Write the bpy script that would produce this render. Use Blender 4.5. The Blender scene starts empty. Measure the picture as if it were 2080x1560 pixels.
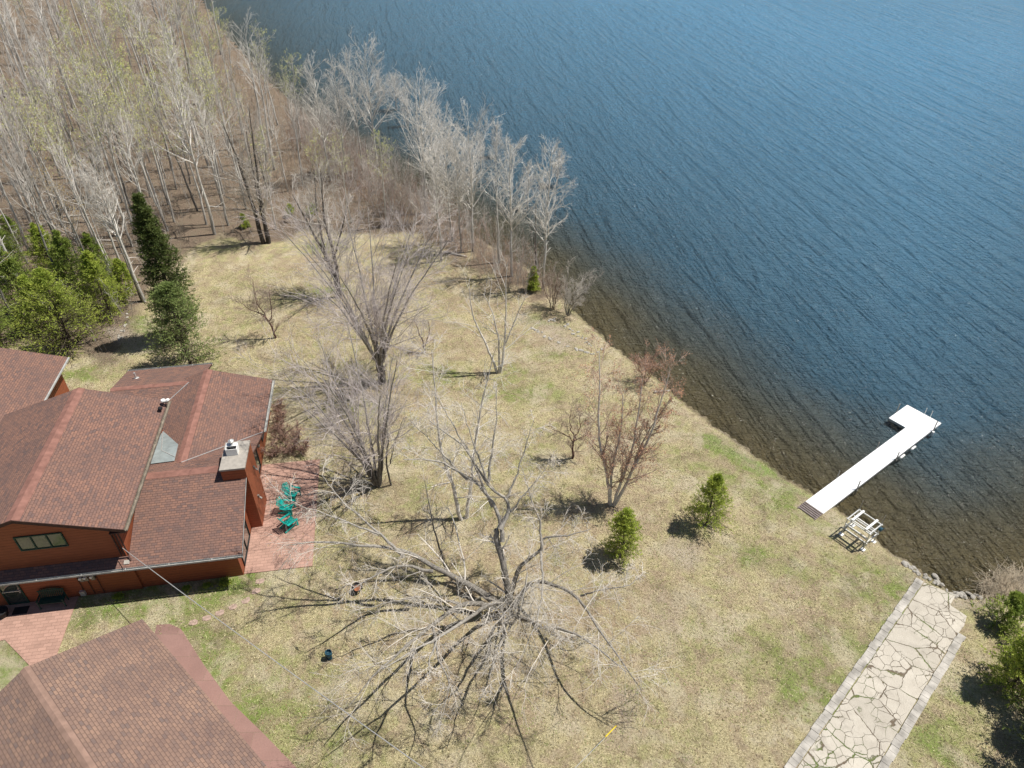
import bpy, math, random
import numpy as np
from mathutils import Vector, Matrix
R=math.radians
# ---------------------------------------------------------------- camera, sky, sun
S=bpy.context.scene
CH=34.0; TH=R(38.0); F=1480.0
cam=bpy.data.objects.new('camera',bpy.data.cameras.new('camera')); S.collection.objects.link(cam)
cam.location=(0,0,CH); cam.rotation_euler=(R(90)-TH,0,0)
cam.data.sensor_width=36; cam.data.lens=36*F/2080; cam.data.clip_end=8000; cam.data.clip_start=.5
S.camera=cam
S.render.resolution_x=1024; S.render.resolution_y=768
SUN_EL,SUN_AZ=62.0,12.0
w=bpy.data.worlds.new('World'); S.world=w; w.use_nodes=True
nt=w.node_tree; bg=nt.nodes['Background']; sk=nt.nodes.new('ShaderNodeTexSky'); sk.sky_type='NISHITA'
sk.sun_disc=False; sk.sun_elevation=R(SUN_EL); sk.sun_rotation=R(90-SUN_AZ); sk.altitude=300; sk.air_density=1.0; sk.dust_density=.6; sk.ozone_density=1.6
nt.links.new(sk.outputs[0],bg.inputs[0]); bg.inputs[1].default_value=.058
sun=bpy.data.objects.new('sun',bpy.data.lights.new('sun','SUN')); S.collection.objects.link(sun)
sun.data.energy=5.0; sun.data.angle=R(.55); sun.data.color=(1,.955,.88)
sd=Vector((math.cos(R(SUN_EL))*math.cos(R(SUN_AZ)),math.cos(R(SUN_EL))*math.sin(R(SUN_AZ)),math.sin(R(SUN_EL))))
sun.rotation_euler=sd.to_track_quat('Z','Y').to_euler()
S.view_settings.view_transform='Standard'; S.view_settings.look='None'; S.view_settings.gamma=1; S.view_settings.exposure=0.22
S.cycles.max_bounces=6; S.cycles.transparent_max_bounces=8
# ---------------------------------------------------------------- helpers
C=S.collection
SN,CS=math.sin(TH),math.cos(TH)
def at(x,y,z=0.0):
    """surveyed point: photo pixel (2080 wide) met at height z"""
    dx,dy,dz=(x-1040),(780-y),F
    r=(dx,dz*CS+dy*SN,dy*CS-dz*SN); t=(z-CH)/r[2]
    return np.array([r[0]*t,r[1]*t,z])
WZ=-0.5
def mesh(name,V,Fc,mats=(),parent=None,mi=None,uv=None,smooth=False,col=None):
    me=bpy.data.meshes.new(name)
    V=np.asarray(V,dtype=np.float32)
    if isinstance(Fc,np.ndarray):
        n,k=Fc.shape
        me.vertices.add(len(V)); me.vertices.foreach_set('co',V.ravel())
        me.loops.add(n*k); me.loops.foreach_set('vertex_index',Fc.astype(np.int32).ravel())
        me.polygons.add(n); me.polygons.foreach_set('loop_start',np.arange(0,n*k,k,dtype=np.int32))
        me.polygons.foreach_set('loop_total',np.full(n,k,dtype=np.int32))
        me.update(calc_edges=True)
    else:
        me.from_pydata([tuple(v) for v in V],[],Fc); me.update()
    for m in mats: me.materials.append(m)
    if mi is not None: me.polygons.foreach_set('material_index',np.asarray(mi,dtype=np.int32))
    if smooth: me.polygons.foreach_set('use_smooth',np.ones(len(me.polygons),dtype=bool))
    if uv is not None:
        l=me.uv_layers.new(name='UVMap'); l.data.foreach_set('uv',np.asarray(uv,dtype=np.float32).ravel())
    if col is not None:
        a=me.color_attributes.new('zone','FLOAT_COLOR','POINT'); a.data.foreach_set('color',np.asarray(col,dtype=np.float32).ravel())
    o=bpy.data.objects.new(name,me); C.objects.link(o)
    if parent: o.parent=parent
    return o
def tag(o,label=None,cat=None,group=None,kind=None):
    if label: o['label']=label
    if cat: o['category']=cat
    if group: o['group']=group
    if kind: o['kind']=kind
    return o
def empty(name,loc,rz=0.,label=None,cat=None,group=None):
    o=bpy.data.objects.new(name,None); C.objects.link(o); o.location=tuple(loc); o.rotation_euler=(0,0,rz); o.empty_display_size=.2
    return tag(o,label,cat,group)
def copy_tree(o,parent=None):
    c=o.copy(); C.objects.link(c)
    if parent: c.parent=parent
    for ch in list(o.children): copy_tree(ch,c)
    return c
class MB:
    def __init__(s): s.v=[]; s.f=[]; s.uv=[]; s.mi=[]
    def poly(s,pts,uvs=None,m=0):
        i=len(s.v); s.v+= [tuple(p) for p in pts]; s.f.append(list(range(i,i+len(pts)))); s.mi.append(m)
        s.uv+= (uvs if uvs else [(p[0]+p[1]*.37,p[2]) for p in pts]); return s
    def box(s,c,d,rz=0.,rx=0.,ry=0.,m=0):
        M=Matrix.Translation(Vector(c))@Matrix.Rotation(rz,4,'Z')@Matrix.Rotation(ry,4,'Y')@Matrix.Rotation(rx,4,'X')
        x,y,z=[q/2 for q in d]
        P=[Vector((a*x,b*y,e*z)) for a in(-1,1) for b in(-1,1) for e in(-1,1)]
        for q in ((0,1,3,2),(4,6,7,5),(0,4,5,1),(2,3,7,6),(0,2,6,4),(1,5,7,3)):
            L=[P[k] for k in q]; n=(L[1]-L[0]).cross(L[2]-L[0])
            ax=max(range(3),key=lambda t:abs(n[t])); ii=[t for t in range(3) if t!=ax]
            s.poly([M@p for p in L],[(p[ii[0]]+c[0]+c[1],p[ii[1]]+c[2]) for p in L],m)
        return s
    def bar(s,a,b,wd,h,m=0):
        a=Vector(a); b=Vector(b); d=b-a; L=d.length; X=d/L
        up=Vector((0,0,1)); 
        if abs(X.z)>.95: up=Vector((1,0,0))
        Y=up.cross(X).normalized(); Z=X.cross(Y); 
        P=[a+X*(L if i else 0)+Y*(wd/2*j)+Z*(h/2*k) for i in(0,1) for j in(-1,1) for k in(-1,1)]
        for q in ((0,1,3,2),(4,6,7,5),(0,4,5,1),(2,3,7,6),(0,2,6,4),(1,5,7,3)): s.poly([P[k] for k in q],None,m)
        return s
    def cyl(s,a,b,r,r2=None,n=10,m=0,cap=True):
        a=Vector(a); b=Vector(b); r2=r if r2 is None else r2; X=(b-a).normalized()
        up=Vector((0,0,1)) if abs(X.z)<.9 else Vector((1,0,0)); Y=up.cross(X).normalized(); Z=X.cross(Y)
        A=[a+(Y*math.cos(t)+Z*math.sin(t))*r for t in [2*math.pi*i/n for i in range(n)]]
        B=[b+(Y*math.cos(t)+Z*math.sin(t))*r2 for t in [2*math.pi*i/n for i in range(n)]]
        for i in range(n): j=(i+1)%n; s.poly([A[i],A[j],B[j],B[i]],None,m)
        if cap: s.poly(A[::-1],None,m); s.poly(B,None,m)
        return s
    def lathe(s,c,prof,n=16,m=0):
        for (r0,z0),(r1,z1) in zip(prof,prof[1:]):
            for i in range(n):
                t0,t1=2*math.pi*i/n,2*math.pi*(i+1)/n
                q=[(c[0]+r*math.cos(t),c[1]+r*math.sin(t),c[2]+z) for r,z,t in((r0,z0,t0),(r0,z0,t1),(r1,z1,t1),(r1,z1,t0))]
                s.poly(q,None,m)
        return s
    def slab(s,top,th,eave=None,m=0,ms=1):
        """roof plane: top polygon (ccw), vertical thickness th; uv along eave direction in metres"""
        P=[Vector(p) for p in top]; n=(P[1]-P[0]).cross(P[2]-P[0]).normalized()
        if n.z<0: P=P[::-1]; n=-n
        e=Vector(eave).normalized() if eave else Vector((0,0,1)).cross(n).normalized(); d=n.cross(e)
        s.poly(P,[(p.dot(e),p.dot(d)) for p in P],m)
        Q=[p-Vector((0,0,th)) for p in P]; k=len(P)
        for i in range(k):
            j=(i+1)%k; s.poly([P[i],Q[i],Q[j],P[j]],None,ms)
        s.poly(Q[::-1],None,ms); return s
    def build(s,name,mats,parent=None,smooth=False):
        if not isinstance(mats,(list,tuple)): mats=[mats]
        return mesh(name,s.v,s.f,mats,parent,s.mi,s.uv,smooth)
# ---------------------------------------------------------------- materials
class NM:
    def __init__(s,name,rough=.8,spec=.3):
        s.m=bpy.data.materials.new(name); s.m.use_nodes=True; s.t=s.m.node_tree; s.p=s.t.nodes['Principled BSDF']
        s.p.inputs['Roughness'].default_value=rough; s.p.inputs['Specular IOR Level'].default_value=spec
    def n(s,ty,**kw):
        nd=s.t.nodes.new('ShaderNode'+ty)
        for k,v in kw.items():
            if k in nd.inputs: s.set(nd.inputs[k],v)
            else: setattr(nd,k,v)
        return nd
    def set(s,inp,v):
        if hasattr(v,'is_output') or isinstance(v,bpy.types.NodeSocket): s.t.links.new(v,inp)
        else: inp.default_value=v
    def co(s,kind='Object'): 
        return s.n('TexCoord').outputs[kind]
    def map(s,v,scale=(1,1,1),rot=(0,0,0)):
        a=s.n('Mapping'); s.t.links.new(v,a.inputs['Vector']); a.inputs['Scale'].default_value=scale; a.inputs['Rotation'].default_value=rot; return a.outputs[0]
    def noise(s,v,scale,detail=3,rough=.55,dist=0.):
        a=s.n('TexNoise'); s.t.links.new(v,a.inputs['Vector']); a.inputs['Scale'].default_value=scale; a.inputs['Detail'].default_value=detail
        a.inputs['Roughness'].default_value=rough; a.inputs['Distortion'].default_value=dist; return a.outputs['Fac']
    def ramp(s,v,stops,interp='LINEAR'):
        a=s.n('ValToRGB'); s.t.links.new(v,a.inputs[0]); r=a.color_ramp; r.interpolation=interp
        while len(r.elements)<len(stops): r.elements.new(.5)
        for e,(p,c) in zip(r.elements,stops):
            e.position=p; e.color=(c,c,c,1) if isinstance(c,(int,float)) else (*c,1)
        return a.outputs[0]
    def mix(s,f,a,b,mode='MIX'):
        q=s.n('MixRGB',blend_type=mode); 
        for i,v in zip((0,1,2),(f,a,b)):
            if isinstance(v,tuple) and len(v)==3: v=(*v,1)
            s.set(q.inputs[i],v)
        return q.outputs[0]
    def math(s,op,a,b=0.,c=None):
        q=s.n('Math',operation=op); s.set(q.inputs[0],a); s.set(q.inputs[1],b)
        if c is not None: s.set(q.inputs[2],c)
        return q.outputs[0]
    def bump(s,h,dist=.02,strength=1.,prev=None):
        b=s.n('Bump'); s.set(b.inputs['Height'],h); b.inputs['Distance'].default_value=dist; b.inputs['Strength'].default_value=strength
        if prev is not None: s.set(b.inputs['Normal'],prev)
        return b.outputs[0]
    def out(s,col,bump=None):
        if isinstance(col,tuple): s.p.inputs['Base Color'].default_value=(*col,1)
        else: s.t.links.new(col,s.p.inputs['Base Color'])
        if bump is not None: s.t.links.new(bump,s.p.inputs['Normal'])
        return s.m
def simple(name,col,rough=.7,var=.25,scale=6.,metal=0.,bmp=.004,spec=.3):
    k=NM(name,rough,spec); v=k.co(); n1=k.noise(v,scale,4); n2=k.noise(v,scale*9,2)
    c=k.mix(k.ramp(n1,[(.3,0.),(.7,1.)]),tuple(x*(1-var) for x in col),tuple(min(1,x*(1+var)) for x in col))
    k.p.inputs['Metallic'].default_value=metal
    return k.out(c,k.bump(n2,bmp) if bmp else None)
def shingle(name,rotc=None,cols=((.30,.165,.12),(.13,.10,.097),(.22,.132,.108))):
    k=NM(name,.92,.15); v=k.co('UV')
    br=k.n('TexBrick'); k.t.links.new(v,br.inputs['Vector']); br.inputs['Scale'].default_value=1; br.inputs['Brick Width'].default_value=.28; br.inputs['Row Height'].default_value=.145
    br.inputs['Mortar Size'].default_value=.012; br.inputs['Mortar Smooth'].default_value=.3; br.offset=.37; br.squash=1; br.offset_frequency=2
    br.inputs['Color1'].default_value=(0,0,0,1); br.inputs['Color2'].default_value=(1,1,1,1); br.inputs['Mortar'].default_value=(.2,.2,.2,1); br.inputs['Bias'].default_value=0
    n=k.noise(k.map(v,(1.2,2.6,1)),1.6,3); big=k.noise(v,.35,4); fine=k.noise(v,26,2)
    f=k.math('ADD',k.math('MULTIPLY',br.outputs['Color'],.66),k.math('MULTIPLY',n,.50))
    c=k.ramp(f,[(.12,cols[1]),(.42,cols[2]),(.62,cols[0]),(.9,cols[2])])
    c=k.mix(k.math('MULTIPLY',br.outputs['Fac'],.55),c,(.05,.028,.024))
    c=k.mix(k.ramp(big,[(.42,0.),(.72,.55)]),c,(.15,.10,.088)); st=k.noise(k.map(v,(1.1,.12,1)),1.,4,.6); c=k.mix(k.ramp(st,[(.5,0.),(.75,.4)]),c,(.16,.115,.10))
    c=k.mix(k.ramp(fine,[(.3,.22),(.7,0.)]),c,(.08,.05,.045))
    # course drop shadow line: real step through bump
    return k.out(c,k.bump(k.math('SUBTRACT',1.,br.outputs['Fac']),.012,.9))
def siding(name,col):
    k=NM(name,.6,.3); v=k.co(); sp=k.n('SeparateXYZ'); k.t.links.new(v,sp.inputs[0])
    z=k.math('FRACT',k.math('MULTIPLY',sp.outputs[2],1/.2)); ln=k.ramp(z,[(0.,1.),(.10,0.),(.92,0.),(1.,1.)])
    n=k.noise(k.map(v,(.6,.6,5)),3,4); c=k.mix(n,tuple(x*.62 for x in col),tuple(x*1.3 for x in col))
    c=k.mix(k.math('MULTIPLY',ln,.6),c,tuple(x*.25 for x in col))
    return k.out(c,k.bump(z,.018,.8))
def bark(name,pale,dark,zlo=1.5,zhi=5.,band=True):
    k=NM(name,.9,.15); v=k.co(); sp=k.n('SeparateXYZ'); k.t.links.new(v,sp.inputs[0])
    n=k.noise(k.map(v,(6,6,2.2)),2.2,4,.6); m=k.noise(k.map(v,(3,3,16)),1.1,3)
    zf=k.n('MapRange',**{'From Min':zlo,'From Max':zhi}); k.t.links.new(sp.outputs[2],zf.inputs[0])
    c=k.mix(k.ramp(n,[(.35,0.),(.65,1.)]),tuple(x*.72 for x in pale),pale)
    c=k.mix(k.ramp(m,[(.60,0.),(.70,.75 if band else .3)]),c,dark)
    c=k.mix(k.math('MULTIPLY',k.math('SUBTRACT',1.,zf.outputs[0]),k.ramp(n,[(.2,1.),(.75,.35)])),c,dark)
    return k.out(c,k.bump(n,.02))
def foliage(name,a,b,c3=None):
    k=NM(name,.65,.25); v=k.co(); n=k.noise(v,1.6,3); f=k.noise(v,13,2)
    c=k.mix(k.ramp(n,[(.35,0.),(.65,1.)]),a,b); c=k.mix(k.ramp(f,[(.5,0.),(.75,.6)]),c,c3 or tuple(x*1.5 for x in b))
    k.p.inputs['Subsurface Weight'].default_value=0
    tr=k.n('BsdfTranslucent'); k.t.links.new(c,tr.inputs[0]); mx=k.n('MixShader'); mx.inputs[0].default_value=.38
    k.t.links.new(c,k.p.inputs['Base Color']); k.t.links.new(k.p.outputs[0],mx.inputs[1]); k.t.links.new(tr.outputs[0],mx.inputs[2])
    k.t.links.new(mx.outputs[0],k.t.nodes['Material Output'].inputs[0]); return k.m
MT={}
MT['shingle']=shingle('roof_shingles')
MT['shingle_far']=shingle('garage_shingles',cols=((.34,.22,.16),(.175,.14,.13),(.265,.178,.14)))
MT['ridge']=simple('ridge_cap',(.25,.125,.098),.9,.25,2.5)
MT['fascia']=simple('fascia_wood',(.07,.035,.028),.7)
MT['siding']=siding('red_cedar_siding',(.31,.092,.042))
MT['gutter']=simple('gutter_metal',(.42,.42,.40),.45,.2,3)
MT['gutterdark']=simple('gutter_brown',(.22,.19,.15),.6,.4,3)
MT['tin']=simple('grey_flashing',(.30,.34,.34),.5,.15,3,.2)
MT['white']=simple('white_metal',(.8,.8,.78),.5,.06)
MT['concrete_cap']=simple('concrete_cap',(.36,.33,.29),.9,.15,4)
MT['black']=simple('black_plastic',(.02,.02,.022),.6)
MT['green']=simple('green_paint',(.015,.06,.045),.5)
MT['teal']=simple('teal_paint',(.01,.42,.36),.5,.15,3)
MT['dock']=simple('dock_decking',(.86,.87,.87),.6,.06,2)
MT['alu']=simple('aluminium',(.62,.62,.6),.4,.15,5,.5)
MT['steel']=simple('dull_steel',(.25,.24,.22),.5,.2,5,.4)
MT['wood_dark']=simple('dark_plank',(.22,.18,.17),.8,.3,4)
MT['stone']=simple('pale_stone',(.46,.43,.38),.9,.2,5,bmp=.03)
MT['rust']=simple('rusty_iron',(.30,.12,.06),.8,.4,8)
MT['yellow']=simple('yellow_guard',(.75,.55,.03),.5,.1)
MT['blue']=simple('blue_glaze',(.02,.075,.11),.45,.4)
MT['wire']=simple('wire',(.14,.14,.14),.6,.1)
g_=NM('window_glass',.06,.6); MT['glass']=g_.out((.05,.06,.05)); g_.p.inputs['Metallic'].default_value=.0; g_.p.inputs['Coat Weight'].default_value=1
def paving(name,col,sc,joint=(.2,.12,.1)):
    k=NM(name,.85,.2); v=k.co(); br=k.n('TexBrick'); k.t.links.new(v,br.inputs['Vector']); br.inputs['Scale'].default_value=1
    br.inputs['Brick Width'].default_value=sc[0]; br.inputs['Row Height'].default_value=sc[1]; br.inputs['Mortar Size'].default_value=.012
    br.inputs['Color1'].default_value=(*[x*.85 for x in col],1); br.inputs['Color2'].default_value=(*[min(1,x*1.12) for x in col],1); br.inputs['Mortar'].default_value=(*joint,1)
    n=k.noise(v,1.1,5); c=k.mix(k.ramp(n,[(.35,0.),(.7,.4)]),br.outputs[0],tuple(min(1,x*1.35) for x in col)); f=k.noise(v,22,3)
    c=k.mix(k.ramp(f,[(.3,.25),(.6,0.)]),c,tuple(x*.5 for x in col))
    return k.out(c,k.bump(br.outputs['Fac'],-.008))
MT['patio']=paving('stamped_red_concrete',(.42,.26,.205),(.42,.21),(.33,.205,.16))
MT['walk']=paving('stamped_dark_red_concrete',(.28,.17,.145),(2.2,1.3),(.3,.21,.16))
MT['paver']=paving('grey_paver',(.50,.48,.44),(.2,.9),(.13,.11,.09))
MT['step']=simple('reddish_flagstone',(.37,.27,.22),.9,.3,5)
def cracked():
    k=NM('cracked_concrete',.92,.12); v=k.co(); dn=k.n('TexNoise'); k.t.links.new(v,dn.inputs['Vector']); dn.inputs['Scale'].default_value=2.2; dn.inputs['Detail'].default_value=5; dn.inputs['Roughness'].default_value=.65
    vv=k.mix(.20,v,dn.outputs['Color'],'ADD'); thick=k.noise(v,1.1,3)
    def cr(scale,wd,sx=1.):
        vo=k.n('TexVoronoi',feature='DISTANCE_TO_EDGE'); mp=k.map(vv,(1,sx,1)); k.t.links.new(mp,vo.inputs['Vector']); vo.inputs['Scale'].default_value=scale
        vc=k.n('TexVoronoi'); k.t.links.new(mp,vc.inputs['Vector']); vc.inputs['Scale'].default_value=scale
        d=k.math('DIVIDE',vo.outputs['Distance'],k.math('ADD',k.math('MULTIPLY',k.ramp(thick,[(.35,0.),(.7,1.)]),wd*2.2),wd*.35))
        return k.ramp(d,[(0.,1.),(.6,.9),(1.,0.)]),vc.outputs['Color']
    a,ca=cr(.70,.012,.75); b,cb=cr(1.7,.014,1.2); msk=k.ramp(k.noise(v,.5,3),[(.44,0.),(.52,1.)])
    e=k.mix(1.,a,k.mix(1.,b,msk,'MULTIPLY'),'LIGHTEN')
    base=k.mix(k.ramp(k.noise(v,1.4,6,.65),[(.3,0.),(.7,1.)]),(.43,.39,.325),(.60,.555,.475)); base=k.mix(k.ramp(k.noise(v,26,4),[(.35,.35),(.62,0.)]),base,(.34,.29,.23))
    g=k.n('RGBToBW'); k.t.links.new(ca,g.inputs[0]); base=k.mix(.35,base,k.mix(g.outputs[0],(.36,.33,.28),(.68,.63,.54)))
    base=k.mix(k.ramp(k.noise(v,.9,4,.7),[(.55,0.),(.72,.5)]),base,(.30,.27,.23))
    cc=k.mix(k.ramp(k.noise(v,.6,2),[(.50,0.),(.6,1.)]),(.15,.115,.08),(.12,.16,.045))
    return k.out(k.mix(e,base,cc),k.bump(k.mix(1.,e,k.noise(v,18,4),'SUBTRACT'),-.03))
MT['cracked']=cracked()
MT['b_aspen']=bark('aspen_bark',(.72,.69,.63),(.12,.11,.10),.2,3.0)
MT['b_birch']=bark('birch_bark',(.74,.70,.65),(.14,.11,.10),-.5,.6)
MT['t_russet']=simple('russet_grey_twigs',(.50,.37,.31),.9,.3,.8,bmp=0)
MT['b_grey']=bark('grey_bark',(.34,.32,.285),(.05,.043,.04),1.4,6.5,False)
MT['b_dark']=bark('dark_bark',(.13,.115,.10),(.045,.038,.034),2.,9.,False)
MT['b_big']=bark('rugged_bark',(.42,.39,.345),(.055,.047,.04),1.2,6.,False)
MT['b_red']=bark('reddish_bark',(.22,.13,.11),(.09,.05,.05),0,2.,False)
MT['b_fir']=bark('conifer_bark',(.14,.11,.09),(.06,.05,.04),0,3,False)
MT['t_aspen']=simple('pale_twigs',(.76,.72,.66),.9,.12,.8,bmp=0)
MT['t_grey']=simple('grey_twigs',(.54,.495,.44),.9,.2,.8,bmp=0)
MT['t_forest']=simple('weathered_twigs',(.56,.52,.47),.9,.25,.4,bmp=0)
MT['t_under']=simple('undergrowth_twigs',(.24,.185,.145),.9,.35,.4,bmp=0)
MT['t_big']=simple('tan_grey_twigs',(.68,.63,.56),.9,.2,.8,bmp=0)
MT['t_mauve']=simple('mauve_twigs',(.55,.49,.465),.9,.22,.8,bmp=0)
MT['t_red']=simple('russet_twigs',(.44,.30,.24),.9,.3,.8,bmp=0)
MT['t_brown']=simple('brown_twigs',(.38,.30,.24),.9,.3,.5,bmp=0)
MT['bud_red']=simple('russet_buds',(.50,.27,.16),.8,.3,2,bmp=0)
MT['bud_green']=simple('yellow_green_buds',(.60,.62,.20),.8,.25,2,bmp=0)
MT['bud_gold']=simple('golden_buds',(.42,.30,.10),.8,.25,2,bmp=0)
MT['f_spruce']=foliage('spruce_needles',(.18,.26,.05),(.37,.44,.10))
MT['f_light']=foliage('bright_needles',(.24,.33,.05),(.50,.56,.11))
MT['f_dark']=foliage('dark_fir_needles',(.08,.12,.035),(.16,.20,.055),(.24,.27,.09))
MT['f_blue']=foliage('grey_green_needles',(.17,.24,.075),(.32,.39,.13))
# ---------------------------------------------------------------- terrain
def spx(L,z): return [tuple(at(x,y,z)[:2]) for x,y in L]
shore_px=[(2700,1000),(2400,1060),(2200,1120),(2100,1160),(2050,1175),(2005,1205),(1960,1210),(1925,1195),(1893,1180),(1852,1152),(1800,1112),(1752,1068),(1700,1035),(1650,1003),(1590,968),(1520,915),(1470,880),(1400,828),(1350,780),(1300,742),(1250,708),(1200,662),(1165,630),(1125,590),(1070,545),(1000,500),(930,455),(860,405),(790,360),(730,318),(660,262),(590,208),(530,150),(470,90),(430,40),(400,-10),(370,-60)]
shore=[(2500.,130.),(300.,60.)]+spx(shore_px,WZ)+[(-190.,420.),(-600.,900.),(-2500.,1500.)]
land=np.array(shore+[(-2500.,-600.),(2500.,-600.)])
SH=np.array(shore)
def seg_dist(X,Y,P,closed=False):
    D=np.full(X.shape,1e9); n=len(P)
    for i in range(n if closed else n-1):
        a=P[i]; b=P[(i+1)%n]; d=b-a; L=d@d
        t=np.clip(((X-a[0])*d[0]+(Y-a[1])*d[1])/L,0,1)
        D=np.minimum(D,np.hypot(X-a[0]-t*d[0],Y-a[1]-t*d[1]))
    return D
def inside(X,Y,P):
    r=np.zeros(X.shape,bool); n=len(P)
    for i in range(n):
        x1,y1=P[i]; x2,y2=P[(i+1)%n]
        if y1==y2: continue
        c=((y1>Y)!=(y2>Y))&(X<(x2-x1)*(Y-y1)/(y2-y1)+x1); r^=c
    return r
def sdist(X,Y):
    X=np.asarray(X,float); Y=np.asarray(Y,float); d=seg_dist(X,Y,SH); return np.where(inside(X,Y,land),d,-d)
def vnoise(X,Y,seed=0):
    def h(i,j): 
        q=np.sin(i*127.1+j*311.7+seed*74.7)*43758.5453; return q-np.floor(q)
    xi,yi=np.floor(X),np.floor(Y); fx,fy=X-xi,Y-yi; fx=fx*fx*(3-2*fx); fy=fy*fy*(3-2*fy)
    return (h(xi,yi)*(1-fx)+h(xi+1,yi)*fx)*(1-fy)+(h(xi,yi+1)*(1-fx)+h(xi+1,yi+1)*fx)*fy
def gz(X,Y):
    X=np.asarray(X,float); Y=np.asarray(Y,float)
    d=sdist(X,Y)+(vnoise(X*1.3,Y*1.3,3)-.5)*.5+(vnoise(X*4,Y*4,5)-.5)*.22
    up=np.clip((d+.15)/1.3,0,1); up=up*up*(3-2*up)
    return np.where(d>-.15, WZ-.03+(.53)*up, WZ-.03+np.maximum(d+.15,-30)*.10)
def axis(parts):
    out=[]
    for a,b,s in parts: out+=list(np.arange(a,b,s))
    return np.array(sorted(set(np.round(out,3))))
xs=axis([(-2500,-300,400),(-300,-90,15),(-90,-45,1.2),(-45,40,.4),(40,80,1.2),(80,300,20),(300,2900,400)])
ys=axis([(-600,-20,120),(-20,12,4),(12,75,.4),(75,140,1.),(140,260,3),(260,500,30),(500,1600,300)])
GX,GY=np.meshgrid(xs,ys); n0,n1=GX.shape
GZ=gz(GX,GY)
forest_poly=np.array([(-400.,-600.),(-400.,900.),(-150.,420.)]+[tuple(at(x,y,0)[:2]) for x,y in [(440,-20),(530,60),(640,150),(760,290),(890,385),(1030,495),(1110,560),(1145,600),(1085,612),(1040,590),(980,560),(930,520),(900,500),(840,470),(740,478),(650,470),(590,485),(530,505),(450,480),(380,505),(300,600),(260,680),(225,725),(150,728),(60,715),(-60,700),(-300,640)]]+[(-60.,40.),(-70.,-20.)])
fd=seg_dist(GX,GY,forest_poly,True); fm=np.where(inside(GX,GY,forest_poly),fd,-fd)+(vnoise(GX*.5,GY*.5,9)-.5)*3+(vnoise(GX*1.7,GY*1.7,4)-.5)*1.2
fm=np.clip(fm/1.4+.5,0,1)
gm=np.zeros_like(GX); bm=np.zeros_like(GX); rm=np.zeros_like(GX)
def blob(A,px,py,rx,ry,s,ang=0):
    p=at(px,py); a=R(ang); dx,dy=GX-p[0],GY-p[1]; u=(dx*math.cos(a)+dy*math.sin(a))/rx; v=(-dx*math.sin(a)+dy*math.cos(a))/ry
    e=np.hypot(u,v)+(vnoise(GX*1.1,GY*1.1,px)-.5)*.9; A[:]=np.maximum(A,s*np.clip(1.4-e,0,1))
for q in [(1560,1010,5.,1.3,.5,-40),(1800,1200,2.,3.,.45,60),(1690,1380,1.6,5.,.45,60),(250,1230,4,.9,.9,9),(480,1190,2.5,.8,.8,9),(380,1280,2.5,.9,.7,-30),(580,1430,4,2,.4,-40),(1500,925,4.,.8,1.,-42),(1590,985,3,.5,.6,-38),(330,1215,4.5,1.,.95,9),(170,1235,2,1.2,.9,9),(20,1345,1.6,2.5,1.,0),(270,655,.8,4,.95,65),(180,760,2.5,1.2,.6,10),(640,500,2.5,1.5,.6,0),
          (660,590,3,1.,.5,0),(1090,650,2.,.8,.5,-30),(1820,1240,2.2,1.2,.75,60),(1760,1330,1.5,2.5,.7,60),(1700,1450,1.2,3.,.7,60),(430,1330,3.5,1.0,.75,-45),(520,1450,2.5,1.,.7,-45),(1520,1130,1.2,.8,.7,0),
          (740,830,2,1.5,.5,0),(900,760,2,1.5,.45,0),(1070,800,3,1.4,.5,0),(520,1165,1.6,.7,.8,8),(1940,1400,1.,2,.4,60),(1880,1500,1.,2,.6,60),(1040,760,1.6,1,.5,0),(1600,1150,1.4,1,.45,0),(830,1000,2,1.3,.45,0),(1110,720,1.3,1,.5,0)]: blob(gm,*q)
for q in [(1105,660,2.6,1.0,.8,-35),(1140,690,1.6,1.2,.8,-30),(1390,1122,.8,1.0,.9,0),(1480,1180,.5,.4,.7,0),(265,690,.9,3,.7,60),(1900,1195,2.,.6,.8,-30),(1985,1220,1.6,.5,.9,10),(1270,1445,.8,1.4,.5,0),(1350,1250,1.2,1.5,.35,0)]: blob(bm,*q)
for q in [(700,640,6,2.,.6,0),(800,800,5,2,.55,0),(950,690,6,2,.5,10),(620,540,6,1.5,.6,0),(820,560,7,2,.6,0),(780,1000,3,1.5,.5,0),(1030,1250,4.5,3,.65,0),(1000,1400,4,2,.5,0),(1240,1030,3,1.6,.6,0),(1150,1240,4,2,.6,0),(1320,1200,2,2,.5,0),(1110,700,1.8,1.2,.9,0),(1080,745,1.5,.8,.7,0),(960,610,5,1.6,.8,-20),(1040,590,4,1.2,.9,-30),(1150,640,2.,.7,.8,-35),(620,660,3,1.2,.5,0),(880,1100,4,2,.4,0),(1100,1130,4,2,.5,0),(1200,1280,4,3,.5,0),(1700,1300,3,4,.35,0),(1300,1120,2,1,.5,0),(1160,1380,3,2,.45,0),(1250,900,3,1.5,.4,0)]: blob(rm,*q)
dsh=sdist(GX,GY)
crest=np.clip(1-np.abs(dsh-1.1)/.9,0,1)*(GY<75)
wet=np.clip(1-np.abs(dsh+.1)/.55,0,1)
bm=np.maximum(bm,crest*.45*vnoise(GX*1.2,GY*1.2,8)*(1-fm))
col=np.stack([fm,gm,bm,np.ones_like(fm)],-1).reshape(-1,4)
idx=np.arange(n0*n1).reshape(n0,n1); Fq=np.stack([idx[:-1,:-1],idx[:-1,1:],idx[1:,1:],idx[1:,:-1]],-1).reshape(-1,4)
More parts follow.
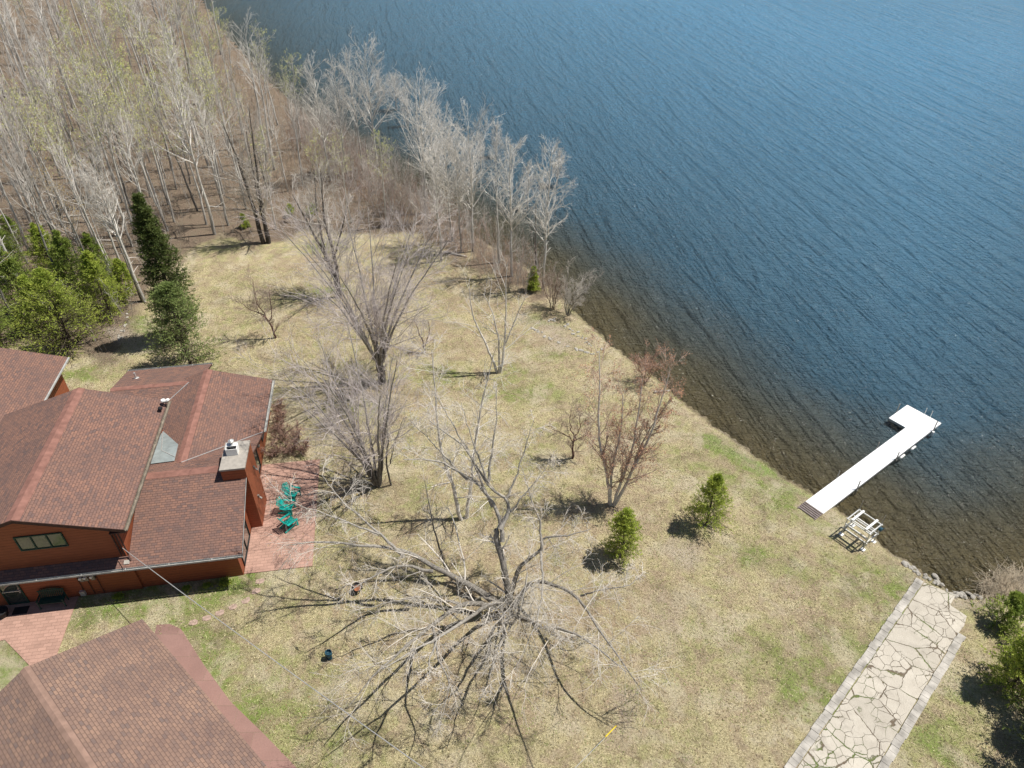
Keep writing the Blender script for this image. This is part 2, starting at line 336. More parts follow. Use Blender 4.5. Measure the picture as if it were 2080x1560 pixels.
def ground_mat():
    k=NM('lawn_and_forest_floor',.95,.1); v=k.co(); at_=k.n('VertexColor',layer_name='zone'); sp=k.n('SeparateColor'); k.t.links.new(at_.outputs[0],sp.inputs[0])
    at2=k.n('VertexColor',layer_name='zone2'); sp2=k.n('SeparateColor'); k.t.links.new(at2.outputs[0],sp2.inputs[0])
    Fm,Gm,Bm=sp.outputs[0],sp.outputs[1],sp.outputs[2]; Rm,Wm=sp2.outputs[0],sp2.outputs[1]
    bare=k.ramp(k.noise(v,.33,5,.7,.4),[(.50,0.),(.62,.75)])
    n1=k.noise(v,.22,5,.6); n2=k.noise(v,1.3,5,.65); n3=k.noise(v,9,4,.7); n4=k.noise(k.map(v,(1,1,1),(0,0,.6)),32,2,.6); n5=k.noise(v,.9,4,.6,1.)
    straw=k.mix(k.ramp(n3,[(.35,0.),(.65,1.)]),(.37,.31,.16),(.74,.645,.385))
    straw=k.mix(k.ramp(n4,[(.5,0.),(.68,.6)]),straw,(.86,.77,.50))
    straw=k.mix(k.ramp(n4,[(.36,.85),(.48,0.)]),straw,(.13,.105,.05))
    gr=k.mix(k.ramp(n3,[(.35,0.),(.65,1.)]),(.14,.18,.045),(.36,.40,.12))
    g0=k.math('ADD',k.ramp(k.math('ADD',k.math('MULTIPLY',n2,.6),k.math('MULTIPLY',n1,.5)),[(.52,0.),(.66,.6)]),k.math('MULTIPLY',Gm,1.5))
    gf=k.math('MULTIPLY',k.math('MINIMUM',g0,1.),k.ramp(n3,[(.30,.45),(.6,1.)]))
    gr=k.mix(Gm,gr,k.mix(n3,(.11,.20,.03),(.26,.38,.08)))
    c=k.mix(gf,straw,gr)
    lit=k.mix(n3,(.24,.165,.115),(.62,.48,.36))
    lf=k.math('ADD',k.ramp(n5,[(.44,0.),(.60,.85)]),k.math('MULTIPLY',Rm,.75))
    c=k.mix(k.math('MULTIPLY',k.math('MINIMUM',lf,1.),k.ramp(n4,[(.40,.15),(.56,1.)])),c,lit)
    fl=k.mix(k.ramp(n3,[(.3,0.),(.7,1.)]),(.10,.075,.055),(.29,.22,.16)); fl=k.mix(k.ramp(n4,[(.5,0.),(.7,.6)]),fl,(.52,.40,.29)); fl=k.mix(k.ramp(n2,[(.48,0.),(.66,.55)]),fl,(.23,.20,.14))
    c=k.mix(bare,c,k.mix(n3,(.40,.33,.22),(.80,.72,.52)))
    c=k.mix(1.,c,k.ramp(k.noise(v,.55,6,.7,.6),[(.32,.70),(.48,1.),(.62,1.)]),'MULTIPLY')
    c=k.mix(Fm,c,fl)
    sand=k.mix(n3,(.32,.25,.19),(.66,.58,.48)); c=k.mix(k.math('MULTIPLY',Bm,k.ramp(n3,[(.38,.25),(.55,1.)])),c,sand)
    wet=k.mix(k.ramp(n3,[(.4,0.),(.6,1.)]),(.03,.022,.012),(.13,.10,.07)); wet=k.mix(k.ramp(n4,[(.66,0.),(.72,.8)]),wet,(.5,.46,.4))
    c=k.mix(Wm,c,wet)
    b=k.bump(n3,.14,1.); b=k.bump(n4,.045,1.,b)
    return k.out(c,b)
gr=mesh('ground',np.stack([GX,GY,GZ],-1).reshape(-1,3),Fq,[ground_mat()],smooth=True,col=col); tag(gr,kind='structure')
a2=gr.data.color_attributes.new('zone2','FLOAT_COLOR','POINT'); a2.data.foreach_set('color',np.stack([rm,wet,wet*0,wet*0+1],-1).reshape(-1).astype(np.float32))
# lake surface
wx=axis([(-300,-60,20),(-60,60,1.),(60,200,8),(200,2900,300)]); wy=axis([(10,90,1.),(90,260,4),(260,800,60),(800,4000,400)])
WX,WY=np.meshgrid(wx,wy); wd=-sdist(WX,WY); m0,m1=WX.shape
ii=np.arange(m0*m1).reshape(m0,m1); Wq=np.stack([ii[:-1,:-1],ii[:-1,1:],ii[1:,1:],ii[1:,:-1]],-1).reshape(-1,4)
keep=(wd.ravel()[Wq]>-6).any(1); Wq=Wq[keep]
dep=np.clip(wd/np.where(WY>70,np.clip(16-(WY-70)*.35,3,16),16),0,1)+ (vnoise(WX*.22,WY*.22,7)-.5)*.16*np.clip(wd/3,0,1)+(vnoise(WX*.7,WY*.7,17)-.5)*.07*np.clip(wd/3,0,1)
dep=np.clip(dep,0,1)
def water_mat():
    k=NM('lake_water',.09,.5); k.p.inputs['IOR'].default_value=1.333
    v=k.co(); vc=k.n('VertexColor',layer_name='zone'); sp=k.n('SeparateColor'); k.t.links.new(vc.outputs[0],sp.inputs[0])
    weed=k.noise(k.map(v,(1.3,.5,1),(0,0,R(40))),1.5,5,.7,.6)
    d=k.math('ADD',sp.outputs[0],k.math('MULTIPLY',k.math('SUBTRACT',weed,.5),.16))
    shallow=k.ramp(weed,[(.28,(.060,.050,.028)),(.52,(.082,.066,.032)),(.78,(.105,.082,.036))])
    deep_sky=k.mix(sp.outputs[1],(.021,.038,.044),(.085,.29,.50))  # deep water tone, with the blue of reflected sky mixed in farther offshore
    c=k.mix(k.ramp(d,[(.05,0.),(.32,.45),(.78,1.)]),shallow,deep_sky)
    ang=R(-79)
    u=k.map(v,(1,1,1),(0,0,-ang)) # x along crest
    w1=k.noise(k.map(u,(.06,.44,1)),1.,3,.5,1.0); w2=k.noise(k.map(u,(.35,1.5,1)),1.,3,.55,.5)
    w3=k.noise(k.map(v,(1.1,2.7,1),(0,0,R(14))),1.,3,.6,.6); w4=k.noise(k.map(v,(5,9,1),(0,0,R(8))),1.,2,.6)
    b=k.bump(k.math('POWER',w1,1.6),1.7,.75); b=k.bump(w2,.75,.8,b); b=k.bump(w3,.50,.9,b); b=k.bump(w4,.16,1.,b)
    return k.out(c,b)
wo=mesh('lake_water',np.stack([WX,WY,np.full_like(WX,WZ)],-1).reshape(-1,3),Wq,[water_mat()],smooth=True,col=np.stack([dep,np.clip((wd-4)/100,0,1)**.68,dep,dep*0+1],-1).reshape(-1,4)); tag(wo,kind='structure')
# ---------------------------------------------------------------- the red house
HA=R(8.7); HO=at(495,1168,0)
U_=np.array([math.cos(HA),math.sin(HA)]); V_=np.array([-math.sin(HA),math.cos(HA)])
def hw(u,v,z=0): p=HO[:2]+U_*u+V_*v; return (p[0],p[1],z)
def hl(x,y,z=0): d=at(x,y,z)[:2]-HO[:2]; return (float(d@U_),float(d@V_),z)
house=empty('house',HO,HA,'red cedar house with brown shingle roofs, tall upper storey and chimney facing the lawn','house')
M=MT
b=MB()
def prism_v(b,prof,v0,v1):
    n=len(prof)
    b.poly([(u,v0,z) for u,z in prof]); b.poly([(u,v1,z) for u,z in prof][::-1])
    for i in range(n):
        (a,c),(d,e)=prof[i],prof[(i+1)%n]
        if c==0 and e==0: continue
        b.poly([(a,v0,c),(a,v1,c),(d,v1,e),(d,v0,e)])
def prism_u(b,prof,u0,u1):
    n=len(prof)
    b.poly([(u0,v,z) for v,z in prof][::-1]); b.poly([(u1,v,z) for v,z in prof])
    for i in range(n):
        (a,c),(d,e)=prof[i],prof[(i+1)%n]
        if c==0 and e==0: continue
        b.poly([(u0,a,c),(u1,a,c),(u1,d,e),(u0,d,e)])
prism_v(b,[(-13.3,0),(-5.42,0),(-5.42,5.5),(-9.35,6.75),(-13.3,5.5)],-.1,9.4)
b.build('upper_storey_wall',M['siding'],house)
b=MB(); prism_u(b,[(0,0),(9.0,0),(9.0,2.55),(4.3,4.27),(0,2.70)],-5.40,0.)
prism_v(b,[(-6.5,0),(-.004,0),(-.004,2.75),(-3.45,3.83),(-6.5,2.86)],9.002,14.4)
prism_v(b,[(-9.2,0),(-4.3,0),(-4.3,2.55),(-9.2,2.55)],10.5,16.9)
b.build('wall',M['siding'],house)
ss=[M['shingle'],M['fascia']]
b=MB(); T=.13
b.slab([(-5.3,-.72,2.6),(.6,-.72,2.6),(.6,4.3,4.45),(-5.3,4.3,4.45)],T,(1,0,0))
b.slab([(-14.2,-.72,2.6),(-5.3,-.72,2.6),(-5.3,-.10,2.828),(-14.2,-.10,2.828)],T,(1,0,0))
b.build('south_wing_roof',ss,house)
b=MB()
b.slab([(.6,4.3,4.45),(.6,9.18,2.66),(-3.45,5.53,4.0),(-5.4,7.26,3.36),(-5.4,4.3,4.45)],T,(1,0,0))
b.build('valley_roof',ss,house)
b=MB()
b.slab([(-3.45,5.53,4),(.6,9.18,2.66),(.6,14.8,2.66),(-3.45,14.8,4)],T,(0,1,0))
b.slab([(-3.45,5.53,4),(-3.45,14.8,4),(-5.24,14.8,3.41),(-4.6,14.05,3.62),(-7.5,10.6,2.66),(-7.5,9.42,2.66),(-5.4,9.42,3.36),(-5.4,7.26,3.36)],T,(0,1,0))
b.build('east_wing_roof',ss,house)
b=MB()
b.slab([(-9.7,14.05,3.62),(-9.7,10.6,2.66),(-7.5,10.6,2.66),(-4.6,14.05,3.62)],T,(1,0,0))
b.slab([(-9.7,14.05,3.62),(-4.6,14.05,3.62),(-4.0,14.8,3.41),(-3.9,17.3,2.71),(-9.7,17.3,2.71)],T,(1,0,0))
b.build('north_wing_roof',ss,house)
b=MB()
b.slab([(-9.35,-.65,6.95),(-4.62,-.65,5.45),(-4.62,9.85,5.45),(-9.35,9.85,6.95)],.16,(0,1,0))
b.slab([(-9.35,-.65,6.95),(-9.35,9.85,6.95),(-14.08,9.85,5.45),(-14.08,-.65,5.45)],.16,(0,1,0))
mr=b.build('main_roof',ss,house)
def rcap(a,c,side,dz,w=.26,name='ridge_cap',par=house):
    """two shingle strips folded over a ridge; side = unit horizontal normal, dz = drop per metre each side"""
    b=MB(); a=Vector(a); c=Vector(c); o=Vector((0,0,.022))
    for s,k in ((1,dz[0]),(-1,dz[1])):
        n=Vector((side[0]*s,side[1]*s,-k))*w
        b.slab([a+o,c+o,c+o+n,a+o+n],.03)
    return b.build(name,[M['ridge'],M['ridge']],par)
rcap((-9.35,-.66,6.95),(-9.35,9.86,6.95),(1,0),(.317,.317),.34)
rcap((-3.45,5.6,4.0),(-3.45,14.81,4.0),(1,0),(.33,.33),.3)
rcap((-5.3,4.3,4.45),(.61,4.3,4.45),(0,1),(.367,.369),.27)
rcap((-9.71,14.05,3.62),(-4.7,14.05,3.62),(0,1),(.28,.28),.2)
for a,c in (((.6,9.18,2.69),(-3.40,5.58,4.01)),((-4.65,14.0,3.64),(-7.4,10.72,2.73))):
    MB().bar(a,c,.045,.03).build('valley_flashing',M['alu'],house)
# metal cricket behind the upper storey
b=MB(); ap=(-4.80,6.86,3.98)
ring=[(-5.40,9.35,3.42),(-3.95,7.34,3.90),(-3.87,5.86,3.94),(-5.40,5.75,3.98),(-5.40,6.9,4.05)]
for i in range(4): b.poly([ring[i],ring[i+1],ap])
b.poly([ring[4],ring[0],ap]); b.bar((-4.8,6.88,3.99),(-5.35,9.2,3.50),.05,.02,1); b.bar((-4.8,6.86,3.99),(-3.9,6.2,3.96),.04,.02,1)
b.build('roof_cricket',[M['tin'],M['alu']],house)
def gutter(a,c,m,name='gutter'):
    a=Vector(a); c=Vector(c); d=(c-a).normalized(); n=Vector((-d.y,d.x,0)); b=MB(); w=.065; h=.11
    for s in (-1,1): b.bar(a+n*w*s,c+n*w*s,.012,h)
    b.bar(a-Vector((0,0,h/2)),c-Vector((0,0,h/2)),2*w,.012)
    L=(c-a).length
    for i in range(int(L/2.2)+1): p=a+d*min(L,i*2.2+.02); b.bar(p-n*w+Vector((0,0,h*.45)),p+n*w+Vector((0,0,h*.45)),.03,.01)
    g=b.build(name,m,house); return g
gutter((-14.2,-.80,2.54),(.62,-.80,2.54),M['gutter'])
gutter((-4.54,-.65,5.36),(-4.54,9.85,5.36),M['gutterdark'])
gutter((.69,9.3,2.60),(.69,14.8,2.60),M['gutter'])
gutter((-9.7,17.38,2.66),(-3.9,17.38,2.66),M['gutter'])
MB().bar((-9.35,-.68,6.86),(-4.62,-.68,5.36),.03,.2).bar((-14.08,-.68,5.36),(-9.35,-.68,6.86),.03,.2).build('rake_board',M['fascia'],house)
b=MB()
for a,c in (((.61,-.72,2.64),(.61,4.3,4.49)),): b.bar(a,c,.02,.04)
b.build('rake_edging',M['gutter'],house)
# soffit return and downspouts at the upper corner
b=MB().box((-5.0,-.38,5.22),(.8,.56,.05)); b.build('soffit',M['fascia'],house)
b=MB(); 
for x in (0,.17,.34): b.bar((-5.05-x*.4,-.5,5.2),(-5.25-x,-.18,4.75),.06,.05); b.bar((-5.25-x,-.18,4.75),(-5.25-x,-.18,3.0),.07,.05)
b.bar((-5.25,-.18,3.),(-5.15,-.4,2.8),.07,.05); b.build('downspout',M['fascia'],house)
MB().box((-5.35,-.45,2.74),(.28,.22,.03),rx=R(20)).build('splash_block',M['stone'],house)
# chimney
ch=MB().box((0.0,4.62,2.45),(1.34,2.26,4.9)).build('chimney',M['siding'],house)
MB().box((0.0,4.62,4.96),(1.40,2.34,.12)).build('chimney_cap',M['concrete_cap'],ch)
b=MB()
for s in ((-.12,4.62,.62,.03),(-.12,5.18,.62,.03),): pass
b.box((-.12,4.60,5.25),(.62,.03,.46)).box((-.12,5.15,5.25),(.62,.03,.46)).box((-.42,4.875,5.25),(.03,.52,.46)).box((.18,4.875,5.25),(.03,.52,.46)).box((-.12,5.02,5.485),(.66,.30,.02))
b.build('flue_housing',M['white'],ch); MB().box((-.12,4.87,5.1),(.5,.45,.1)).build('flue_throat',M['black'],ch)
MB().cyl((-.12,5.05,5.49),(-.12,5.05,5.72),.10).cyl((-.12,5.05,5.72),(-.12,5.05,5.75),.17,.17,14).cyl((-.12,5.05,5.75),(-.12,5.05,5.83),.17,.02,14).build('rain_cap',M['alu'],ch)
for v,z in ((5.0,3.55),(4.25,1.9)): MB().box((.72,v,z),(.1,.12,.16)).cyl((.78,v-.05,z-.02),(.9,v-.12,z-.12),.05,.07,8).build('wall_lamp',M['steel'],ch)
# windows and doors
def window(c,u0,u1,v,z0,z1,n=1,axis='u',frame='green',name='window'):
    b=MB(); g=MB(); t=.06
    def pt(a,z,o): return (a,v-o,z) if axis=='u' else (v+o,a,z)
    def bx(B,a0,a1,q0,q1,o,th):
        c=pt((a0+a1)/2,(q0+q1)/2,o); d=(a1-a0,th,q1-q0) if axis=='u' else (th,a1-a0,q1-q0); B.box(c,d)
    bx(b,u0,u1,z0,z0+t,.03,.07); bx(b,u0,u1,z1-t,z1,.03,.07)
    for i in range(n+1):
        a=u0+(u1-u0-t)*i/n; bx(b,a,a+t,z0+t,z1-t,.03,.07)
    f=b.build(name,M[frame],c)
    for i in range(n):
        a=u0+(u1-u0-t)*i/n+t; e=u0+(u1-u0-t)*(i+1)/n; g=MB(); bx(g,a,e,z0+t,z1-t,.012,.02); g.build('pane',M['glass'],f)
    return f
window(house,-10.15,-7.85,-.1,4.15,5.2,3)
window(house,.5,2.8,0.,.15,2.05,2,'v','black'); window(house,6.2,8.6,0.,.35,2.2,2,'v','black'); window(house,10.4,12.4,0.,.8,2.1,2,'v','black')
d=window(house,-12.35,-11.3,-.1,.05,2.1,1,'u','green','door'); MB().box((-11.83,-.15,1.1),(.92,.03,.06)).build('door_rail',M['alu'],d)
MB().cyl((-11.42,-.2,1.0),(-11.42,-.14,1.0),.03).build('door_handle',M['alu'],d)
for i,(u,z) in enumerate(((-8.14,1.62),(-7.90,1.64),(-7.56,1.66))): MB().box((u,-.16,z-.15),(.2,.1,.34),m=1).cyl((u,-.19,z),(u,-.33,z+.02),.085,.075,14).build('electric_meter',[M['white'],M['steel']],house)
b=MB(); 
for u in (-8.35,-7.9,-7.4): b.cyl((u,-.14,.1),(u,-.14,2.4),.02)
b.bar((-8.45,-.14,2.1),(-7.3,-.14,2.1),.04,.04); b.build('electric_conduit',M['fascia'],house)
MB().box((-8.46,-.17,.32),(.26,.14,.34)).build('utility_box',M['alu'],house)
MB().cyl((-8.6,15.7,3.0),(-8.6,15.7,3.62),.06).cyl((-8.6,15.7,3.15),(-8.6,15.7,3.19),.2,.1,12).build('vent_pipe',M['alu'],house)
# flood lamps on the gutter end
fl=MB().cyl((-4.56,9.2,5.45),(-4.56,9.2,5.8),.03).box((-4.56,9.2,5.8),(.3,.08,.06)).build('lamp_bracket',M['steel'],house)
MB().lathe((-4.72,9.35,5.8),[(0,.1),(.12,.08),(.16,0),(.10,-.08),(0,-.1)],12).build('flood_lamp',M['white'],house,True)
MB().lathe((-4.45,9.35,5.84),[(0,.07),(.09,.05),(.12,0),(.08,-.06),(0,-.08)],12).build('flood_lamp',M['white'],house,True)
MB().lathe((-4.78,8.7,5.72),[(0,.1),(.12,.08),(.15,0),(.10,-.08),(0,-.1)],12).build('flood_lamp',M['black'],house,True)
MB().box((.14,8.75,1.9),(.24,.18,.1)).build('wall_fixture',M['steel'],house)
# separate western building
ann=empty('building',hw(-13.9,18.7),HA,'low brown-roofed building behind the house at the left edge with a white gutter','building')
b=MB().slab([(0,0,3.4),(0,-17,3.4),(-6.2,-17,5.35),(-6.2,0,5.35)],T,(0,1,0)).slab([(-6.2,0,5.35),(-6.2,-17,5.35),(-12.4,-17,3.4),(-12.4,0,3.4)],T,(0,1,0)); b.build('roof',ss,ann)
b=MB(); prism_v(b,[(-11.8,0),(-.6,0),(-.6,3.42),(-6.2,5.2),(-11.8,3.42)],-16.4,-.6); b.build('wall',M['siding'],ann)
MB().bar((.05,0,3.34),(.05,-8,3.34),.10,.10).build('gutter',M['gutter'],ann)
MB().cyl((-.9,-10.2,3.6),(-.9,-10.2,4.1),.06).cyl((-.9,-10.2,4.1),(-.9,-10.2,4.16),.12,.12).build('vent_pipe',M['alu'],ann)
# garage in the foreground
GA=R(-41.4); gar=empty('garage',at(289,1257,2.7)*np.array([1,1,0]),GA,'garage with a faded brown shingle roof in the bottom left foreground','garage')
sf=[M['shingle_far'],M['fascia']]
b=MB().slab([(0,0,2.7),(17,0,2.7),(17,-4.85,4.4),(0,-4.85,4.4)],.14,(1,0,0)); b.build('roof',sf,gar)
b=MB().slab([(0,-4.85,4.4),(17,-4.85,4.4),(17,-9.7,2.7),(0,-9.7,2.7)],.14,(1,0,0)); b.build('roof',sf,gar)
rcap((-.02,-4.85,4.4),(17.02,-4.85,4.4),(0,1),(.35,.35),.2,par=gar).data.materials[0]=simple('garage_ridge_cap',(.27,.175,.135),.9,.2,2.5)
b=MB(); prism_u(b,[(-9.2,0),(-.5,0),(-.5,2.7),(-4.85,4.2),(-9.2,2.7)],.5,16.5); b.build('wall',M['siding'],gar)
# ---------------------------------------------------------------- paving
def sheet(name,pts,z,th,mat,kind='structure',par=None):
    P=[Vector((p[0],p[1],z)) for p in pts]; b=MB(); n=sum(((P[i].x*P[(i+1)%len(P)].y-P[(i+1)%len(P)].x*P[i].y) for i in range(len(P))))
    if n<0: P=P[::-1]
    b.poly(P,[(p.x,p.y) for p in P])
    for i in range(len(P)): j=(i+1)%len(P); b.poly([P[i],P[i]-Vector((0,0,th)),P[j]-Vector((0,0,th)),P[j]])
    o=b.build(name,mat,par)
    if kind: tag(o,kind=kind)
    return o
def local_sheet(name,org,rz,pts,z,th,mat):
    o=sheet(name,pts,z,th,mat); o.location=(org[0],org[1],0); o.rotation_euler=(0,0,rz); return o
local_sheet('patio',HO,HA,[(.03,.05),(3.82,.02),(3.78,8.92),(.03,8.95)],.05,.1,M['patio'])
walkp=[hl(*p)[:2] for p in ((0,1293),(10,1300),(60,1352),(118,1325),(134,1280),(158,1221))]
local_sheet('front_walk',HO,HA,[(-12.9,-.12)]+[(-13.2,-2.6)]+walkp[1:3]+[(-9.6,-6),(-8.7,-4.6)]+walkp[3:5]+[(-8.8,-.12)],.035,.1,M['patio'])
gi=lambda x,y:(HO[0]*0+0,0)
def gpt(x,y): 
    p=at(289,1257,2.7); return (p[0]+x*math.cos(GA)-y*math.sin(GA),p[1]+x*math.sin(GA)+y*math.cos(GA))
sheet('side_walk',[tuple(at(*p)[:2]) for p in ((318,1270),(345,1268),(368,1278),(382,1300),(415,1352),(468,1425),(540,1495),(612,1570),(700,1650))]+[gpt(15,-.6),gpt(.2,-.6)],.03,.1,M['walk'])
# flat stepping stones
for (x,y),rz,lb in zip(((528,1181),(520,1201),(500,1220),(474,1233),(447,1245),(420,1256),(393,1265)),(.1,.4,.6,.5,.3,.2,.1),
      ('reddish stepping stone nearest the patio corner','second stepping stone from the patio corner','third stepping stone from the patio, angled in green grass','middle stepping stone of the curved row','third stepping stone from the garage end of the row','second stepping stone from the garage walk','last reddish stepping stone beside the garage walk')):
    p=at(x,y); rnd=random.Random(x); P=[(.27*math.cos(t)*(1+rnd.uniform(-.12,.12)),.2*math.sin(t)*(1+rnd.uniform(-.12,.12))) for t in [R(a) for a in (35,80,145,215,270,325)]]
    o=sheet('stepping_stone',P,.03,.06,MT['step'],None); o.location=(p[0],p[1],0); o.rotation_euler=(0,0,rz); tag(o,lb,'stepping stone','stepping stones curving from patio to garage')
# cracked concrete ramp with paver borders
zp=lambda X,Y:(1560+X*.282,1120+Y*.282)
A0=at(*zp(230,1530))[:2]; A1=at(*zp(895,560))[:2]; ra=math.atan2(*(A1-A0)[::-1]); rd=np.array([math.cos(ra),math.sin(ra)]); rn=np.array([-rd[1],rd[0]])
def rl(x,y): d=at(x,y)[:2]-A0; return (float(d@rd),float(d@rn))
Rr=[rl(*zp(*p)) for p in ((1330,640),(790,1540))]; wR=(Rr[0][1]+Rr[1][1])/2; ext=rl(*zp(1160,250))[0]
tipw=rl(*zp(1350,320)); 
local_sheet('boat_ramp',A0,ra,[(-9,-.01),(ext,-.01),tipw,rl(*zp(1310,390)),rl(*zp(1430,470)),rl(*zp(1410,540)),(Rr[0][0],wR),(-9,wR)],.05,.12,M['cracked'])
def pavers(name,y0,y1,x1):
    rnd=random.Random(5 if y0>0 else 8); b=MB(); x=-9.
    while x<x1:
        L=rnd.uniform(.30,.42); j=rnd.uniform(-.012,.012)
        b.box((x+L/2,(y0+y1)/2+j*2,.02+j*.6),(L-.014,(y1-y0)-.02,.1),rz=j*1.2); x+=L
    o=b.build(name,[simple('paver_concrete',(.40,.375,.335),.9,.42,1.6,bmp=.01)]); o.location=(A0[0],A0[1],0); o.rotation_euler=(0,0,ra); return tag(o,kind='structure')
pavers('paver_border',.02,.44,ext-.1); pavers('paver_border',wR-.42,wR-.02,Rr[0][0]+.4)
# ---------------------------------------------------------------- furniture
def chair(px,rz,label):
    p=hw(*hl(*px)[:2],.05) if 0 else tuple(at(*px,.05)); r=empty('adirondack_chair',p,rz,label,'chair','turquoise adirondack chairs on the red patio')
    b=MB() # faces +x
    for i in range(6): x=-.18+i*.095; b.box((x,0,.30+(x+.18)*.22),(.082,.54,.022),ry=-R(12))
    b.build('seat',M['teal'],r); b=MB(); 
    for i in range(7):
        a=(i-3)*R(4.2); L=.86-.03*abs(i-3)**1.4; y=(i-3)*.075
        b.bar((-.20,y*.85,.27),(-.20-L*.42,y+math.sin(a)*L*.55,.27+L*.88),.066,.02)
    b.bar((-.27,-.27,.42),(-.27,.27,.42),.06,.025).bar((-.49,-.33,.86),(-.49,.33,.86),.06,.025); b.build('backrest',M['teal'],r)
    for s in (-1,1):
        MB().box((.02,s*.36,.58),(.72,.13,.024)).build('armrest',M['teal'],r)
        MB().box((.33,s*.31,.285),(.10,.03,.57)).build('leg',M['teal'],r)
        MB().bar((.36,s*.29,.30),(-.55,s*.29,.05),.03,.12).build('leg',M['teal'],r)
    return r
chair((596,1010),R(-18),'turquoise adirondack chair farthest from the viewer, nearest the shrub bed')
chair((586,1038),R(-4),'middle turquoise adirondack chair of the three on the patio')
chair((590,1068),R(50),'turquoise adirondack chair with open front turned away, nearest the patio south end')
bn=empty('garden_bench',hw(-9.9,-.5,.04),HA,'dark green slatted bench against the red wall beside the door','bench')
b=MB(); [b.box((0,-.20+i*.095,.44),(1.3,.08,.025)) for i in range(5)]; b.build('seat',M['green'],bn)
b=MB(); [b.box((-.6+i*.1,.24,.72+.06*math.cos(i*math.pi/12-math.pi/2)),(.06,.025,.5+.12*math.sin(i*math.pi/12)),rx=R(-10)) for i in range(13)]; b.box((0,.27,.94),(1.34,.03,.07)); b.build('backrest',M['green'],bn)
for s in(-1,1):
    MB().box((s*.64,0,.64),(.07,.52,.03)).build('armrest',M['green'],bn)
    for y in (-.2,.22): MB().box((s*.64,y,.31),(.05,.05,.62)).build('leg',M['green'],bn)
MB
o=sheet('doormat',[(-.38,-.24),(.38,-.24),(.38,.24),(-.38,.24)],.06,.02,M['black'],None); o.location=hw(-11.6,-.62); o.rotation_euler=(0,0,HA); tag(o,'black rectangular doormat in front of the green door','doormat')
pt=empty('planter',at(8,1250,.04),0,'dark round planter at the left edge beside the doormat','planter')
MB().lathe((0,0,0),[(.22,0),(.3,.35),(.33,.38),(.33,.42),(.27,.42),(.25,.34),(0,.34)],18).build('pot',M['black'],pt,True)
# blue bird bath and rusty fire bowl on the lawn
bb=empty('garden_urn',at(670,1337),0,'small blue glazed urn standing alone in the tree shadows','urn')
MB().lathe((0,0,0),[(.11,0),(.14,.04),(.10,.10),(.15,.26),(.18,.40),(.15,.50),(.17,.56),(.14,.56),(.12,.44),(0,.42)],18).build('vase',M['blue'],bb,True)
fb=empty('fire_bowl',at(727,1200),0,'black fire bowl with rusty orange inside on the lawn','fire bowl')
MB().lathe((0,0,.30),[(0,-.18),(.16,-.15),(.27,-.05),(.32,.08),(.31,.09),(.25,-.03)],18).build('bowl',M['black'],fb,True)
MB().lathe((0,0,.30),[(.2,-.05),(.12,-.11),(0,-.13)],18).build('bowl_lining',M['rust'],fb,True)
for i in range(3): t=i*2.094+.5; MB().bar((.18*math.cos(t),.18*math.sin(t),.2),(.3*math.cos(t),.3*math.sin(t),0),.03,.03).build('leg',M['black'],fb)
# overhead line, its pole (behind the viewer) and the guy wire
pole=empty('utility_pole',(0,9.68,0),0,'wooden utility pole below the viewer holding the overhead wires','pole')
MB().cyl((0,0,0),(0,0,8.4),.15,.11,12).build('post',M['wood_dark'],pole); MB().bar((-.6,0,8.0),(.6,0,8.0),.1,.12).build('crossarm',M['wood_dark'],pole)
def sagline(a,c,sag,r,name,m,label,cat,n=26):
    a=np.array(a,float); c=np.array(c,float); P=[a+(c-a)*t-np.array([0,0,sag*4*t*(1-t)]) for t in np.linspace(0,1,n)]
    b=MB(); [b.cyl(P[i],P[i+1],r,n=5,cap=False) for i in range(n-1)]; return tag(b.build(name,m),label,cat)
sagline(hw(-5.3,-.3,3.7),(0,9.68,8.1),.25,.019,'power_line',M['alu'],'grey overhead cable running from the house corner across the lawn','cable')
gp=at(1252,1474,.0); gw=empty('guy_wire',gp,0,'taut grey guy wire with a yellow guard at its ground anchor','guy wire')
dv=np.array([0,9.68,8.0])-gp; dn=dv/np.linalg.norm(dv)
MB().cyl((0,0,-.05),tuple(dv),.016,n=6).build('cable',M['alu'],gw); MB().cyl(tuple(dn*.05),tuple(dn*1.75),.028,n=8).build('guard',M['yellow'],gw)
# ---------------------------------------------------------------- dock
ZD=.02
D0=at(1672.5,1043.75,ZD)[:2]; D1=at(1892.5,875,ZD)[:2]; da=math.atan2(*(D1-D0)[::-1]); dd=np.array([math.cos(da),math.sin(da)]); dnn=np.array([-dd[1],dd[0]])
def dl(x,y): d=at(x,y,ZD)[:2]-D0; return (float(d@dd),float(d@dnn))
W1=(dl(1640,1018.75)[1]+dl(1837.5,867.5)[1])/2; cin=dl(1837.5,867.5)[0]; pl=dl(1806,849); pf=dl(1842.5,822.5); pe=dl(1912.5,860); L2=(pf[0]+pe[0])/2; W2=(pl[1]+pf[1])/2
dock=empty('dock',(D0[0],D0[1],ZD),da,'white L-shaped dock reaching from the grassy shore out over the lake','dock')
b=MB(); x=0.
def deck(x0,x1,y0,y1,name):
    b=MB(); n=int((x1-x0)/.145); st=(x1-x0)/n
    for i in range(n): b.box((x0+st*(i+.5),(y0+y1)/2,0),(st-.014,y1-y0,.035))
    return b.build(name,M['dock'],dock)
deck(0,cin+.0,0,W1,'walkway_deck'); deck(cin,L2,0,W2,'platform_deck')
b=MB()
for y in (.03,W1-.03): b.bar((-.02,y,-.10),(L2,y,-.10),.05,.15)
b.bar((cin,W2-.03,-.10),(L2,W2-.03,-.10),.05,.15); b.bar((cin+.03,W1,-.1),(cin+.03,W2,-.1),.05,.15); b.bar((L2-.03,0,-.1),(L2-.03,W2,-.1),.05,.15); b.build('frame',M['alu'],dock)
